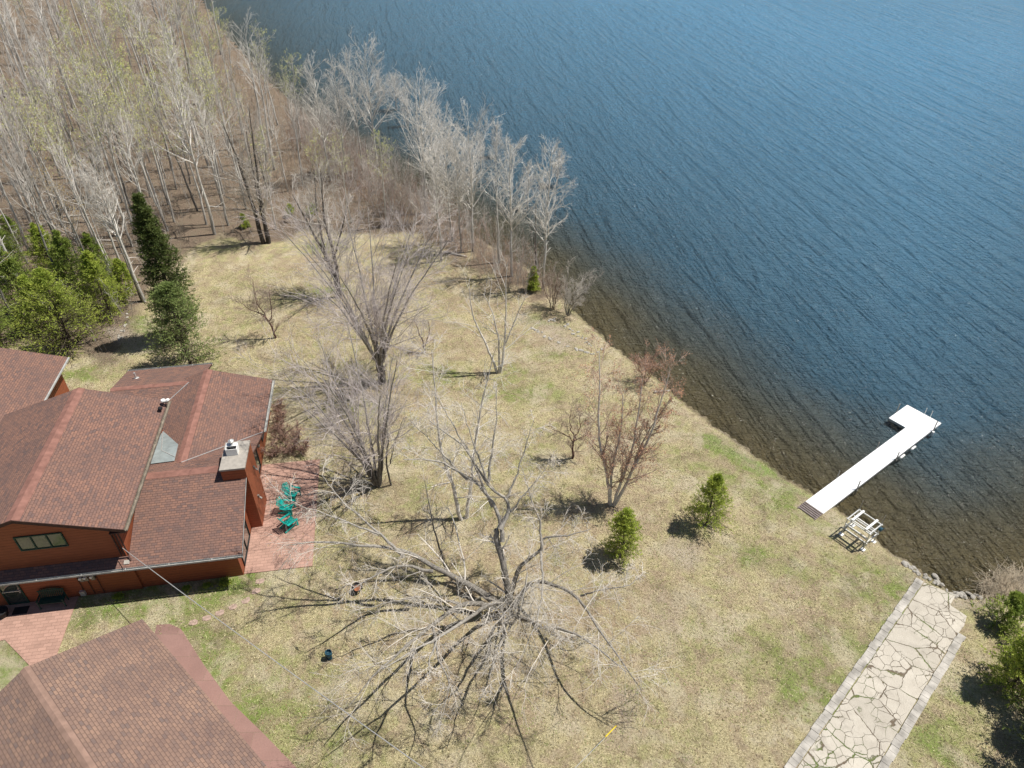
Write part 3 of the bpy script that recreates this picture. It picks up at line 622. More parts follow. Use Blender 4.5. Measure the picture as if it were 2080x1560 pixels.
b=MB(); rp=dl(1624,1035); rx=min(rp[0],-.62)
for i in range(5): xx=-.09-i*(-rx-.05)/5; b.box((xx,W1/2,.05-i*.004),((-rx)/5*.55,W1,.03))
b.bar((-.02,.04,.005),(rx,.04,0),.05,.06).bar((-.02,W1-.04,.005),(rx,W1-.04,0),.05,.06); b.build('ramp',M['wood_dark'],dock)
def post(x,y,h,lo=-1.6): MB().cyl((x,y,lo),(x,y,h),.036,n=8).box((x,y,-.1),(.12,.12,.1)).build('post',M['steel'],dock)
q=lambda X,Y:dl(1700+X/8.667,800+Y/8.667)
a=q(1650,620); post(a[0],-.05,.85); a=q(1015,1125); post(a[0],-.05,.62)
a=dl(1737,991); post(a[0],-.05,.75)
a=q(50,1490); post(a[0],W1+.05,.55); a=q(735,965); post(a[0],W1+.05,.5); a=q(1085,330); post(a[0],W2+.05,.7)
for X,Y in ((1550,350),(1648,405)): a=q(X,Y); MB().cyl((L2+.03,a[1],-.9),(L2+.03,a[1],.55),.02,n=8).cyl((L2+.03,a[1],.55),(L2-.08,a[1],.60),.02,n=8).build('ladder_rail',M['alu'],dock)
for X,Y in ((1345,925),(1150,1075)): a=q(X,Y); MB().cyl((a[0]-.22,-.13,-.1),(a[0]+.22,-.13,-.1),.075,n=12).cyl((a[0]+.22,-.13,-.1),(a[0]+.28,-.13,-.1),.075,.03,n=12).cyl((a[0]-.28,-.13,-.1),(a[0]-.22,-.13,-.1),.03,.075,n=12).build('bumper',M['white'],dock,True)
a=q(1670,650); MB().cyl((a[0],-.12,-.35),(a[0],-.12,.0),.09,n=12).build('bumper',M['white'],dock,True)
# ---------------------------------------------------------------- boat lift
FL=np.array([19.72,28.85]); FR=np.array([20.58,27.70]); BR=np.array([21.50,28.45]); la=FR-FL; LA=np.linalg.norm(la); lb_=BR-FR; LB=np.linalg.norm(lb_)
az=math.atan2(la[1],la[0]); lift=empty('boat_lift',(FL[0],FL[1],float(gz(*FL))),az,'bare aluminium boat lift frame parked on the grass beside the dock','boat lift')
sy=LB
for x in (0,LA):
    for y in (0,sy):
        p=FL+la/LA*x+np.array([-la[1],la[0]])/LA*y; g=float(gz(*p))-float(gz(*FL)); g=max(g,-.35)
        MB().bar((x,y,g+.05),(x,y,1.38),.06,.06).build('leg',M['alu'],lift); MB().box((x,y,g+.05),(.24,.24,.04)).build('foot_pad',M['white'],lift)
for z in (.6,1.4):
    b=MB(); b.bar((-.08,0,z),(LA+.08,0,z),.06,.06).bar((-.05,sy,z),(LA+.08,sy,z),.06,.06)
    b.bar((0,-.05,z+.03),(0,sy+.05,z+.03),.06,.06).bar((LA,-.05,z+.03),(LA,sy+.05,z+.03),.06,.06)
    b.build('frame',M['alu'],lift)
b=MB(); [b.bar((.02,y,1.2),(LA,y,1.2),.05,.05) for y in (sy*.3,sy*.62)]; b.bar((0,-.04,1.0),(LA,-.04,1.0),.05,.09); b.build('cradle',M['white'],lift)
for x in (.25,LA-.3): MB().box((x,sy*.52,1.5),(.12,sy*1.02,.08)).build('bunk',M['white'],lift)
for x,y in ((0,sy),(LA,sy)): MB().cyl((x,y,1.35),(x,y,2.2),.022,n=8).build('guide_pole',M['steel'],lift)
MB().cyl((LA+.04,sy-.2,1.25),(LA+.2,sy-.2,1.25),.13,n=14).cyl((LA+.2,sy-.2,1.25),(LA+.25,sy-.05,1.4),.015,n=6).build('winch',M['blue'],lift)
# ---------------------------------------------------------------- vegetation
def nrm(a): return a/np.maximum(np.linalg.norm(a,axis=-1,keepdims=True),1e-9)
def grow(rng,P,D,L,r0,r1,m,wig,trop):
    N=len(P); pts=np.empty((N,m,3)); pts[:,0]=P; d=nrm(D); st=(L/(m-1))[:,None]
    for i in range(1,m):
        d=nrm(d+rng.normal(0,wig,(N,3))+np.array([0,0,trop])); pts[:,i]=pts[:,i-1]+d*st
    t=np.linspace(0,1,m)[None,:]; rad=r0[:,None]*(1-t)+(np.minimum(r1,r0))[:,None]*t
    return pts,rad,L
def spawn(rng,par,n,t0,t1,ang,asd,lr,lfall,rr,m,wig,trop,up=0.,rmin=.006,lsd=.2,absL=None):
    pts,rad,L=par; N,mm=rad.shape
    pi=np.repeat(np.arange(N),n); K=len(pi); t=(np.tile(np.arange(n),N)+rng.random(K))/n*(t1-t0)+t0
    x=t*(mm-1); i=np.minimum(x.astype(int),mm-2); f=(x-i)[:,None]
    P=pts[pi,i]*(1-f)+pts[pi,i+1]*f; T=nrm(pts[pi,i+1]-pts[pi,i]); r=rad[pi,i]*(1-f[:,0])+rad[pi,i+1]*f[:,0]
    q=rng.normal(0,1,(K,3)); q=nrm(q-(q*T).sum(1,keepdims=True)*T)
    a=np.radians(rng.normal(ang,asd,K))[:,None]; D=T*np.cos(a)+q*np.sin(a); D[:,2]+=up
    base=L[pi] if absL is None else np.full(K,absL)
    LL=base*lr*(1-lfall*t)*np.clip(rng.normal(1,lsd,K),.35,1.7)
    r0=np.maximum(r*rr,rmin); return grow(rng,P,D,LL,r0,np.maximum(r0*.45,rmin*.8),m,wig,trop)
def tubes(sets):
    V=[];Fs=[];o=0
    for (pts,rad,_),k in sets:
        N,m=rad.shape
        T=np.empty_like(pts); T[:,1:-1]=pts[:,2:]-pts[:,:-2]; T[:,0]=pts[:,1]-pts[:,0]; T[:,-1]=pts[:,-1]-pts[:,-2]; T=nrm(T)
        ref=np.where((np.abs(T[:,:1,2:3])>.8),np.array([[[1.,0,0]]]),np.array([[[0,0,1.]]]))
        A=nrm(np.cross(T,np.broadcast_to(ref,T.shape))); B=np.cross(T,A)
        th=np.arange(k)*2*np.pi/k
        v=pts[:,:,None]+rad[:,:,None,None]*(A[:,:,None]*np.cos(th)[None,None,:,None]+B[:,:,None]*np.sin(th)[None,None,:,None])
        V.append(v.reshape(-1,3)); ix=np.arange(N*m*k).reshape(N,m,k)+o; nx=np.roll(ix,-1,2)
        Fs.append(np.stack([ix[:,:-1],nx[:,:-1],nx[:,1:],ix[:,1:]],-1).reshape(-1,4)); o+=N*m*k
    return np.concatenate(V),np.concatenate(Fs)
def leafquads(rng,P,D,L,Wd):
    K=len(P); D=nrm(D); q=rng.normal(0,1,(K,3)); S_=nrm(np.cross(D,q)); L=np.broadcast_to(L,K)[:,None]; Wd=np.broadcast_to(Wd,K)[:,None]
    v=np.stack([P,P+D*L*.5+S_*Wd,P+D*L,P+D*L*.5-S_*Wd],1).reshape(-1,3)
    return v,np.arange(K*4).reshape(K,4)
def stem(ctrl,r0,r1,m=14,pw=1.):
    """smooth limb through control points"""
    c=np.array(ctrl,float); n=len(c)
    if n==2: p=c[0]+(c[1]-c[0])*np.linspace(0,1,m)[:,None]
    else:
        e=np.vstack([2*c[0]-c[1],c,2*c[-1]-c[-2]]); p=[]
        for t in np.linspace(0,n-1,m):
            i=min(int(t),n-2); u=t-i; a,b,cc,d=e[i:i+4]
            p.append(.5*((2*b)+(-a+cc)*u+(2*a-5*b+4*cc-d)*u*u+(-a+3*b-3*cc+d)*u**3))
        p=np.array(p)
    L=np.linalg.norm(np.diff(p,axis=0),axis=1).sum(); t=np.linspace(0,1,m)**pw
    return p[None],(r0*(1-t)+r1*t)[None],np.array([L])
def cat_sets(L): return (np.concatenate([a[0] for a in L]),np.concatenate([a[1] for a in L]),np.concatenate([a[2] for a in L]))
def wob(rng,s,a):
    p,r,L=s; m=p.shape[1]; n=np.cumsum(rng.normal(0,a,p.shape),1); n-=n[:,:1]; return p+n,r,L
def make_tree(name,loc,trunk,crown_sets,mt,mc,label,cat,group=None,buds=None,mb=None,rz=0):
    o=empty(name,loc,rz,label,cat,group)
    V,Fq=tubes(trunk); mesh('trunk',V,Fq,[mt],o,smooth=True)
    V,Fq=tubes(crown_sets); mats=[mc]; mi=np.zeros(len(Fq),int)
    if buds is not None:
        v2,f2=buds; f2=f2+len(V); V=np.concatenate([V,v2]); mi=np.concatenate([mi,np.ones(len(f2),int)]); Fq=np.concatenate([Fq,f2]); mats.append(mb)
    mesh('crown',V,Fq,mats,o,mi=mi); return o
def budset(rng,sets,n,size,droop=0.):
    P=[];D=[]
    for p,r,L in sets:
        N,m=r.shape; K=int(n*N) if n>=1 else int(N*n); pi=rng.integers(0,N,K); i=rng.integers(max(0,m-3),m,K); P.append(p[pi,i]+rng.normal(0,.03,(K,3))); D.append(rng.normal(0,1,(K,3))+np.array([0,0,-droop]))
    P=np.concatenate(P); D=np.concatenate(D); return leafquads(rng,P,D,size*rng.uniform(.6,1.3,len(P)),size*.28)
def aspen(seed,H=15,r=.13,cl=.5,lean=(0,0),wid=1.,dens=1.,bud=0,tw=1.):
    rng=np.random.default_rng(seed)
    tr=wob(rng,stem([(0,0,-.2),(lean[0]*.4,lean[1]*.4,H*.45),(lean[0],lean[1],H*.97)],r,.018,16),.035)
    b1=spawn(rng,tr,int(34*dens),cl,.98,46,11,.29*wid,.66,.5,8,.08,.07,.03,.014)
    low=spawn(rng,tr,4,.2,cl,70,12,.07,0,.25,4,.15,.02,0,.009)
    b2=spawn(rng,b1,int(7*tw),.18,.98,42,12,.42,.45,.5,5,.11,.05,.04,.0085)
    b3=spawn(rng,b2,int(5*tw),.15,1.,40,14,.55,.35,.7,4,.12,.03,.05,.0055)
    sets=[(b1,5),(low,3),(b2,3),(b3,3)]
    bd=budset(rng,[b3,b2],bud,.11) if bud else None
    return [(tr,8)],sets,bd
def bushy(seed,stems,dens=1.,tw=3,sub=(9,7,6),rm=.0075,up=.10,ang=34,bud=0,bsize=.07,lr=.33,droop=0.,fine=.0):
    """multi-stemmed crown from explicit stems: list of (ctrl,r0,r1)"""
    rng=np.random.default_rng(seed)
    st=cat_sets([wob(rng,stem(c,a,b,18),.030) for c,a,b in stems])
    b1=spawn(rng,st,int(sub[0]*dens*1.15),.18,1.,ang*1.15,15,lr*1.3,.4,.40,8,.10,.035-droop,up*.7,.010)
    b2=spawn(rng,b1,int(sub[1]*dens*1.15),.15,1.,40,15,.52,.35,.5,6,.12,.02-droop,up*.3,.0075)
    b3=spawn(rng,b2,int(sub[2]*dens*1.15),.15,1.,36,14,.55,.25,.6,4,.09,.02-droop,up*.3,rm*.62)
    sets=[(b1,5),(b2,4),(b3,3)]
    if fine: b4=spawn(rng,b3,int(fine),.1,1.,36,14,.5,.2,.8,3,.14,-droop,.02,rm*.8); sets.append((b4,3))
    bd=budset(rng,[sets[-1][0],b2],bud,bsize) if bud else None
    return [(st,8)],sets,bd
def fan(seed,n,H,spread,r,bend=.3,base=.12,asym=(0,0)):
    rnd=random.Random(seed); out=[]
    for i in range(n):
        a=2*math.pi*(i+rnd.uniform(-.3,.3))/n; s=spread*rnd.uniform(.55,1.05); h=H*rnd.uniform(.8,1.)
        dx,dy=math.cos(a)*s+asym[0],math.sin(a)*s+asym[1]; bx,by=math.cos(a)*base,math.sin(a)*base
        out.append(([(bx*.6,by*.6,-.15),(bx+dx*.22,by+dy*.22,h*.3),(bx+dx*.55,by+dy*.55,h*.62),(bx+dx,by+dy,h*.97)],r*rnd.uniform(.8,1.1),.02))
    return out
def gp_(x,y,z=0):
    p=at(x,y,z); 
    g=float(gz(p[0],p[1])) if z==0 else z
    if z==0 and g<-.02: p=at(x,y,g)
    return (p[0],p[1],g)
def top_base(tx,ty,h):
    while h>6:
        p=at(tx,ty,h)
        if float(sdist(p[0],p[1]))>1.0: break
        h-=.5
    return (p[0],p[1],float(gz(p[0],p[1]))),h
B=MT
# -- conifers
def conifer(name,loc,H,Rd,seed,mf,label,group,dens=1.,low=.08,sparse=0,lean=(0,0),ln=.15,pw=.9,cat='evergreen tree'):
    rng=np.random.default_rng(seed); o=empty(name,loc,0,label,cat,group)
    tr=stem([(0,0,-.1),(lean[0]*.5,lean[1]*.5,H*.5),(lean[0],lean[1],H)],.02+H*.013,.012,12)
    V,Fq=tubes([(tr,7)]); mesh('trunk',V,Fq,[B['b_fir']],o,smooth=True)
    n=int(21*H*dens); z=low*H+(H*(.985-low))*rng.random(n)**.85; tq=.34; z=np.clip(np.round(z/tq)*tq+rng.normal(0,.045,n),low*H,H*.985); t=(z/H-low)/(1-low); a=rng.random(n)*2*np.pi
    lump=.78+.44*rng.random(n)*(1+.3*np.sin(a*3+z)); L=Rd*((1-t)**pw)*lump*np.where(t<.1,.8,1)+.08
    P=np.stack([lean[0]*z/H+0*a,lean[1]*z/H+0*a,z],1); el=R(-4)+t*R(48)+rng.normal(0,.12,n)
    D=np.stack([np.cos(a)*np.cos(el),np.sin(a)*np.cos(el),np.sin(el)],1)
    b=grow(rng,P,D,L,.008+L*.008,np.full(n,.004),6,.05,.0)
    b[0][:,:,2]-= (np.linspace(0,1,6)**2)[None,:]*(L*.10)[:,None]; b[0][:,:,2]+=(np.linspace(0,1,6)**4)[None,:]*(L*.10)[:,None]
    s=spawn(rng,b,9,.12,1.,48,12,.42,.45,.6,4,.07,-.01,0,.003,absL=None)
    V,Fq=tubes([(b,4),(s,3)]) 
    def sprays(st,k,t0,l,wd):
        pts,rad,_=st; N,m=rad.shape; pi=np.repeat(np.arange(N),k); tt=t0+(1-t0)*rng.random(len(pi)); x=tt*(m-1); i=np.minimum(x.astype(int),m-2); f=(x-i)[:,None]
        P=pts[pi,i]*(1-f)+pts[pi,i+1]*f; T=nrm(pts[pi,i+1]-pts[pi,i]); q=rng.normal(0,1,P.shape); q[:,2]*=.55; Dn=nrm(T*.9+nrm(q)*.75)
        return leafquads(rng,P+rng.normal(0,.012,P.shape),Dn,l*rng.uniform(.55,1.25,len(P)),wd)
    k1=max(3,int(9*(1-sparse))); v1,f1=sprays(s,k1,.0,ln,ln*.13); v2,f2=sprays(b,10,.25,ln,ln*.14)
    top,ft=leafquads(rng,np.tile(np.array([[lean[0],lean[1],H*.97]]),(30,1))*1.0,rng.normal(0,.35,(30,3))+[0,0,1.6],ln*1.5,ln*.1)
    Vb=V; mesh('branches',Vb,Fq,[B['b_fir']],o)
    VV=np.concatenate([v1,v2,top]); FF=np.concatenate([f1,f2+len(v1),ft+len(v1)+len(v2)]); mesh('foliage',VV,FF,[mf],o); return o
conifer('spruce',gp_(1434,1066),4.3,1.55,1,B['f_light'],'small spruce with a pointed leader, alone on the open lawn nearer the dock',None,1.3,ln=.14,pw=.95)
conifer('spruce',gp_(1262,1132),3.9,1.2,2,B['f_light'],'narrow rounded bright green spruce beside the big spreading tree',None,1.4,pw=.62,ln=.14)
conifer('fir_tree',gp_(376,688),12.6,1.75,3,B['f_dark'],'tall dark narrow fir rising behind the house at the woods edge',None,1.25,.16,pw=.62,ln=.22)
conifer('fir_tree',gp_(388,742),7.2,2.9,4,B['f_blue'],'broad grey-green fir touching the north roof of the house',None,1.25,.03,.2,pw=.6,ln=.2)
for i,(x,y,H,Rd,mf,lb) in enumerate([(150,706,6.6,3.0,'f_light','large bright spruce just behind the left building'),(225,640,5.6,1.7,'f_light','bright cedar beside the leaning white birch'),(60,640,6.0,1.9,'f_spruce','green spruce behind the large one at the left edge'),
    (175,618,6.5,1.7,'f_spruce','mid green spruce in the middle of the evergreen group'),(120,575,5.5,1.6,'f_light','yellow-green spruce at the back of the evergreen group'),(215,585,5.0,1.4,'f_spruce','slender dark-green spruce by the woods edge'),(30,560,5.2,1.6,'f_spruce','spruce half hidden by bare trunks at the left edge'),
    (262,598,3.2,1.1,'f_light','low bright spruce at the foot of the leaning birch'),(5,700,4.8,1.8,'f_spruce','spruce cut by the left frame edge above the roof'),(95,668,4.6,1.8,'f_light','short bushy spruce between the larger ones'),(35,500,3.,1.,'f_spruce','small spruce farthest up the left edge')]):
    conifer('spruce',gp_(x,y),H*1.08,Rd*1.32,20+i,B[mf],lb,'evergreens behind the house',1.15,.04,ln=.19,pw=.85)
for i,(x,y,H,Rd,mf,lb) in enumerate([(1083,590,2.3,.6,'f_light','small bright cedar at the shoreline under the white aspens'),(498,462,1.4,.5,'f_light','tiny pine seedling left of the dark double trunk'),(592,440,1.3,.6,'f_light','tiny pine seedling in brush right of the dark double trunk'),
      (636,436,1.2,.6,'f_light','tiny pine seedling farther right in the brush'),(2035,1262,1.9,1.0,'f_spruce','low green pine beside the dried reed pile'),(2052,1395,4.0,1.35,'f_light','yellow-green pine at the right frame edge beside the ramp'),(2180,1480,6.5,2.2,'f_dark','dark fir just past the right frame edge, its shadow on the grass'),(2150,1575,6.0,2.0,'f_dark','second dark fir past the lower right corner'),(2120,1345,3.2,1.2,'f_light','bright pine cut by the right frame edge')]):
    conifer('pine_tree' if i>3 else 'pine_seedling',gp_(x,y),H*(1.15 if i>3 else 1),Rd*(1.3 if i>3 else 1),60+i,B[mf],lb,None,1.2,.05,.0,ln=.19)
# -- big spreading tree: limbs surveyed in 3-D
rt=at(1030,1248)
def A(x,y,z): p=at(x,y,z); return (p[0]-rt[0],p[1]-rt[1],z)
o0=(0,0,-.2)
limbs=[([o0,A(1038,1200,1.6),A(1022,1120,3.6),A(1016,1075,4.8)],.30,.19),
 ([A(1020,1100,4.1),A(1000,1030,5.6),A(950,975,7.2),A(880,940,8.4),A(820,935,9.0)],.16,.03),
 ([A(1016,1075,4.8),A(1035,1040,5.4),A(1030,1010,6.1),A(992,980,7.2),A(940,900,9.),A(880,850,10.3)],.17,.03),
 ([A(992,980,7.2),A(1000,920,8.6),A(1010,850,10.4),A(1012,780,12.)],.10,.02),
 ([o0,A(1045,1190,1.5),A(1062,1150,2.6),A(1098,1120,3.8),A(1103,1095,4.4),A(1150,1090,5.),A(1200,1078,5.4)],.20,.03),
 ([A(1098,1120,3.8),A(1095,1070,5.0),A(1085,1020,6.4),A(1060,950,8)],.11,.02),
 ([A(1098,1120,3.8),A(1108,1180,4.5),A(1090,1280,4.6),A(1050,1370,4.0)],.09,.02),
 ([o0,A(1000,1222,1.1),A(940,1190,2.0),A(880,1160,2.9),A(820,1130,3.7),A(740,1118,4.4),A(650,1112,4.9),A(580,1120,5.0)],.30,.03),
 ([A(880,1160,2.9),A(810,1150,3.6),A(740,1180,4.2),A(680,1215,4.2)],.12,.02),
 ([A(820,1130,3.7),A(770,1085,4.9),A(700,1020,6.2),A(650,965,7.2)],.12,.02),
 ([A(770,1085,4.9),A(690,1060,5.8),A(620,1035,6.3),A(570,1010,6.6)],.07,.02),
 ([o0,A(985,1230,1.0),A(935,1228,1.7),A(880,1270,2.3),A(820,1315,3.0),A(760,1370,3.3),A(715,1430,3.0)],.24,.025),
 ([A(935,1228,1.7),A(870,1215,2.6),A(800,1225,3.4),A(730,1240,3.9)],.10,.02),
 ([A(880,1270,2.3),A(885,1330,3.2),A(905,1400,3.4),A(880,1470,3.0)],.09,.02),
 ([o0,A(1055,1215,.9),A(1085,1180,1.8),A(1130,1185,2.5),A(1180,1210,3.2),A(1230,1285,3.6),A(1275,1350,3.2),A(1310,1400,2.5)],.21,.025),
 ([A(1180,1210,3.2),A(1215,1200,4.0),A(1270,1190,4.5),A(1310,1165,4.6)],.07,.02),
 ([o0,A(1020,1255,1.0),A(1040,1262,2.4),A(1060,1210,4.2),A(1075,1160,6.0),A(1060,1240,6.6)],.13,.02),
 ([A(1040,1262,2.4),A(1010,1330,3.2),A(985,1420,3.4)],.09,.02)]
def SP(x,y,z): # limb point recovered from its shadow on the lawn
    p=at(x,y,0); f=z/math.tan(R(SUN_EL)); return (p[0]+f*math.cos(R(SUN_AZ))-rt[0],p[1]+f*math.sin(R(SUN_AZ))-rt[1],z)
limbs+=[([o0,SP(995,1262,1.2),SP(940,1300,2.4),SP(865,1375,4.0),SP(790,1440,5.0),SP(740,1480,5.6),SP(655,1545,6.2)],.20,.03),
 ([SP(790,1440,5.0),SP(760,1500,5.6),SP(745,1555,6.0)],.08,.02),
 ([o0,SP(1018,1285,1.3),SP(1016,1350,3.2),SP(1022,1400,4.6),SP(1045,1465,6.),SP(1075,1560,7.2)],.20,.03),
 ([SP(1018,1385,4.0),SP(1010,1430,5.2),SP(1002,1470,6.2)],.11,.02),
 ([SP(1000,1290,1.6),SP(960,1350,3.0),SP(935,1395,4.2),SP(890,1440,5.2),SP(875,1500,6.)],.12,.02)]
limbs+=[([A(1000,1030,5.6),A(955,935,7.8),A(905,850,9.8),A(870,790,11.)],.09,.02),
 ([A(992,980,7.2),A(965,900,9.2),A(940,820,11.)],.08,.02),([A(1030,1010,6.1),A(1062,930,7.9),A(1085,850,9.6)],.08,.02),
 ([A(950,975,7.2),A(880,900,8.6),A(830,850,9.6)],.07,.02),([A(1035,1040,5.4),A(1085,985,6.8),A(1130,940,7.8)],.07,.02)]
rng=np.random.default_rng(77)
st=cat_sets([wob(rng,stem(c,a*.86,b_*.7,20,.72),.030) for c,a,b_ in limbs])
b1=spawn(rng,st,9,.22,1.,50,17,.26,.3,.30,8,.09,-.03,.12,.011); b2=spawn(rng,b1,8,.12,1.,42,15,.55,.3,.45,7,.11,-.09,.02,.0072); b3=spawn(rng,b2,6,.1,1.,44,17,.6,.2,.65,5,.12,-.13,0,.005)
make_tree('spreading_tree',(rt[0],rt[1],0),[(st,10)],[(b1,5),(b2,4),(b3,3)],B['b_big'],B['t_big'],'huge low-forked bare tree with long spreading limbs in the foreground lawn','tree',None,budset(rng,[b3],.35,.07,.5),B['bud_gold'])
# -- lawn trees
def mk(name,px,args,mt,mc,label,mb=None,group=None,H=None,cat='tree'):
    t,c,bd=args; return make_tree(name,gp_(*px),t,c,B[mt],B[mc],label,cat,group,bd,B[mb] if mb else None)
mk('maple_tree',(768,985),bushy(5,fan(5,9,10.3,4.0,.12,asym=(-1.5,.5)),1.0,sub=(10,7,6),fine=0,up=.14,lr=.30),'b_grey','t_mauve','many-stemmed bare grey tree at the patio corner')
mk('maple_tree',(776,778),bushy(6,[([(0,0,-.2),(0,0,1.2),(-.05,0,2.6)],.30,.25)]+[([(0,0,1.6)]+[(c[0]*.9,c[1]*.9,1.6+c[2]*.88) for c in f[0][1:]],f[1],f[2]) for f in fan(6,12,13.4,6.4,.125)],1.,sub=(11,8,6),up=.14,lr=.28),'b_grey','t_mauve','large vase-shaped bare tree with dense mauve-grey twigs in mid lawn')
mk('oak_tree',(690,604),bushy(7,[([(0,0,-.2),(-.25,.1,3),(-1.2,.4,6.2),(-2.4,.8,9.5)],.22,.03),([(0,0,-.1),(.1,.1,4),(-.3,.4,7.5),(.1,.5,11)],.20,.03),([(0,0,1.),(-.5,.3,4.2),(-.9,1.2,7.5),(-.6,1.8,11)],.14,.03),([(.05,0,3.8),(1.2,-.2,6.5),(2.,0,9)],.10,.02)],1.,sub=(13,8,6),up=.08,ang=48,lr=.30),'b_dark','t_grey','dark-trunked bare tree forking low on the upper lawn')
mk('oak_tree',(540,494),bushy(8,[([(-.2,0,-.2),(-.5,.1,4),(-.9,.3,8),(-1.6,.6,12)],.24,.03),([(.3,0,-.2),(.25,.1,4),(.5,.3,8),(.9,.6,13)],.22,.03),([(.1,.2,0),(.0,.5,5),(.2,.9,11)],.12,.03)],1.,sub=(14,7,6),up=.14,ang=38,lr=.26),'b_dark','t_grey','dark double-trunked bare tree at the edge of the woods')
mk('apple_tree',(560,687),bushy(9,[([(0,0,-.1),(-.15,0,1.2),(-.45,.1,2.1)],.085,.06),([(-.2,0,1.5),(.2,.1,2.8),(.3,0,4.6)],.05,.015),([(-.45,.1,2.1),(-.9,.3,3.4),(-.8,.3,5.2)],.05,.015),([(-.45,.1,2.1),(-1.5,0,2.9),(-2.3,.2,3.6)],.045,.012),([(-.2,0,1.6),(-.6,-.3,2.8),(-.3,-.6,4.)],.04,.012)],1.,sub=(9,7,5),ang=52,lr=.38,up=.05,rm=.007),'b_red','t_brown','small crooked reddish fruit tree on the upper lawn left')
mk('fruit_tree',(1163,931),bushy(10,[([(0,0,-.1),(0,0,1.2),(.03,0,2.1)],.075,.06),([(.03,0,1.9),(.4,.1,2.9),(.4,0,4.1)],.04,.012),([(0,0,1.2),(-.6,.1,2.2),(-1.4,.2,2.7)],.035,.012),([(0,0,2),(-.1,.3,3.1),(-.2,.3,4.4)],.04,.012),([(0,0,1.5),(.8,-.1,2.3),(1.2,.2,3)],.03,.012)],1.,sub=(8,7,5),ang=50,lr=.4,up=.04,rm=.007),'b_red','t_brown','small dark-trunked fruit tree left of the reddish birch clump')
mk('fruit_tree',(864,716),bushy(11,[([(0,0,-.1),(-.1,0,1.1),(-.3,.1,2.2),(-.6,.2,3.2)],.06,.02),([(0,0,.6),(.3,0,1.6),(.3,.1,2.8)],.05,.02)],1.,sub=(9,7,5),ang=50,lr=.42,up=.05,rm=.007),'b_red','t_mauve','small crooked purplish sapling right of the vase-shaped tree')
birch=[([(0,0,-.1),(-.35,0,2.2),(-1.0,.2,5.),(-1.25,.5,8.),(-1.5,.9,11.3)],.12,.02),([(-.1,.1,-.1),(-.1,.1,2.5),(.1,.3,5.5),(.0,.6,8.5)],.10,.02),([(.15,0,-.1),(.5,.1,2.6),(.9,.4,5.5),(.95,.8,9.5)],.11,.02),([(.2,0,-.1),(1.1,.1,2.8),(1.9,.3,6.),(2.5,.8,10.)],.12,.02),([(.9,.1,2.2),(1.6,.4,4.8),(2.9,.7,7.8)],.07,.02)]
mk('birch_tree',(1240,1026),bushy(12,birch,1.0,sub=(16,7,6),ang=32,lr=.17,up=.12,bud=1.6,bsize=.08),'b_birch','t_russet','clump of white birch trunks with russet budding crown near the shore',mb='bud_red')
mk('birch_tree',(1013,757),bushy(13,[([(-.1,0,-.1),(-.9,.1,2.2),(-2.0,.3,4.8),(-2.3,.5,7.6)],.11,.02),([(0,0,-.1),(0,.1,2.6),(-.3,.2,4.9),(-1.,.3,7)],.10,.02),([(.1,0,-.1),(.5,.1,2.8),(.55,.3,5.2),(.5,.5,9.2)],.11,.02),([(.5,.1,2.6),(1.3,.2,4.6),(2.1,.4,6.3)],.06,.015)],.8,sub=(9,5,4),ang=40,lr=.25,up=.06),'b_birch','t_aspen','three-stemmed pale birch at centre of the lawn, thinly branched')
mk('birch_tree',(937,1055),bushy(14,[([(0,0,-.1),(-.25,.1,2.4),(-.75,.3,5.2),(-.9,.5,8.6),(-1.0,.9,11.8)],.13,.02)],.9,sub=(22,6,4),ang=45,lr=.14,up=.03),'b_birch','t_aspen','left tall slim birch of the crossing pair in mid lawn')
mk('birch_tree',(948,1052),bushy(15,[([(0,0,-.1),(.3,.1,2.4),(.5,.3,4.8),(.9,.6,8.0),(1.6,1.2,11.5)],.12,.02)],.9,sub=(22,6,4),ang=45,lr=.14,up=.03),'b_birch','t_aspen','right-leaning white birch of the crossing pair in mid lawn')
mk('young_tree',(907,1170),bushy(16,[([(0,0,-.1),(-.25,.05,2.2),(-.6,.2,4.8),(-.9,.4,7.2)],.075,.015)],.8,sub=(16,6,4),ang=45,lr=.18,up=.04),'b_grey','t_grey','thin dark young tree left of the big spreading trunk')
mk('young_tree',(795,985),bushy(17,[([(0,0,-.1),(.05,.05,2.2),(.3,.2,4.8),(.2,.4,7)],.07,.015),([(.1,.1,1.8),(.6,.3,3.8),(1.2,.5,5.2)],.04,.012)],.8,sub=(12,6,4),ang=45,lr=.22,up=.04),'b_grey','t_grey','thin young tree immediately right of the patio corner tree')
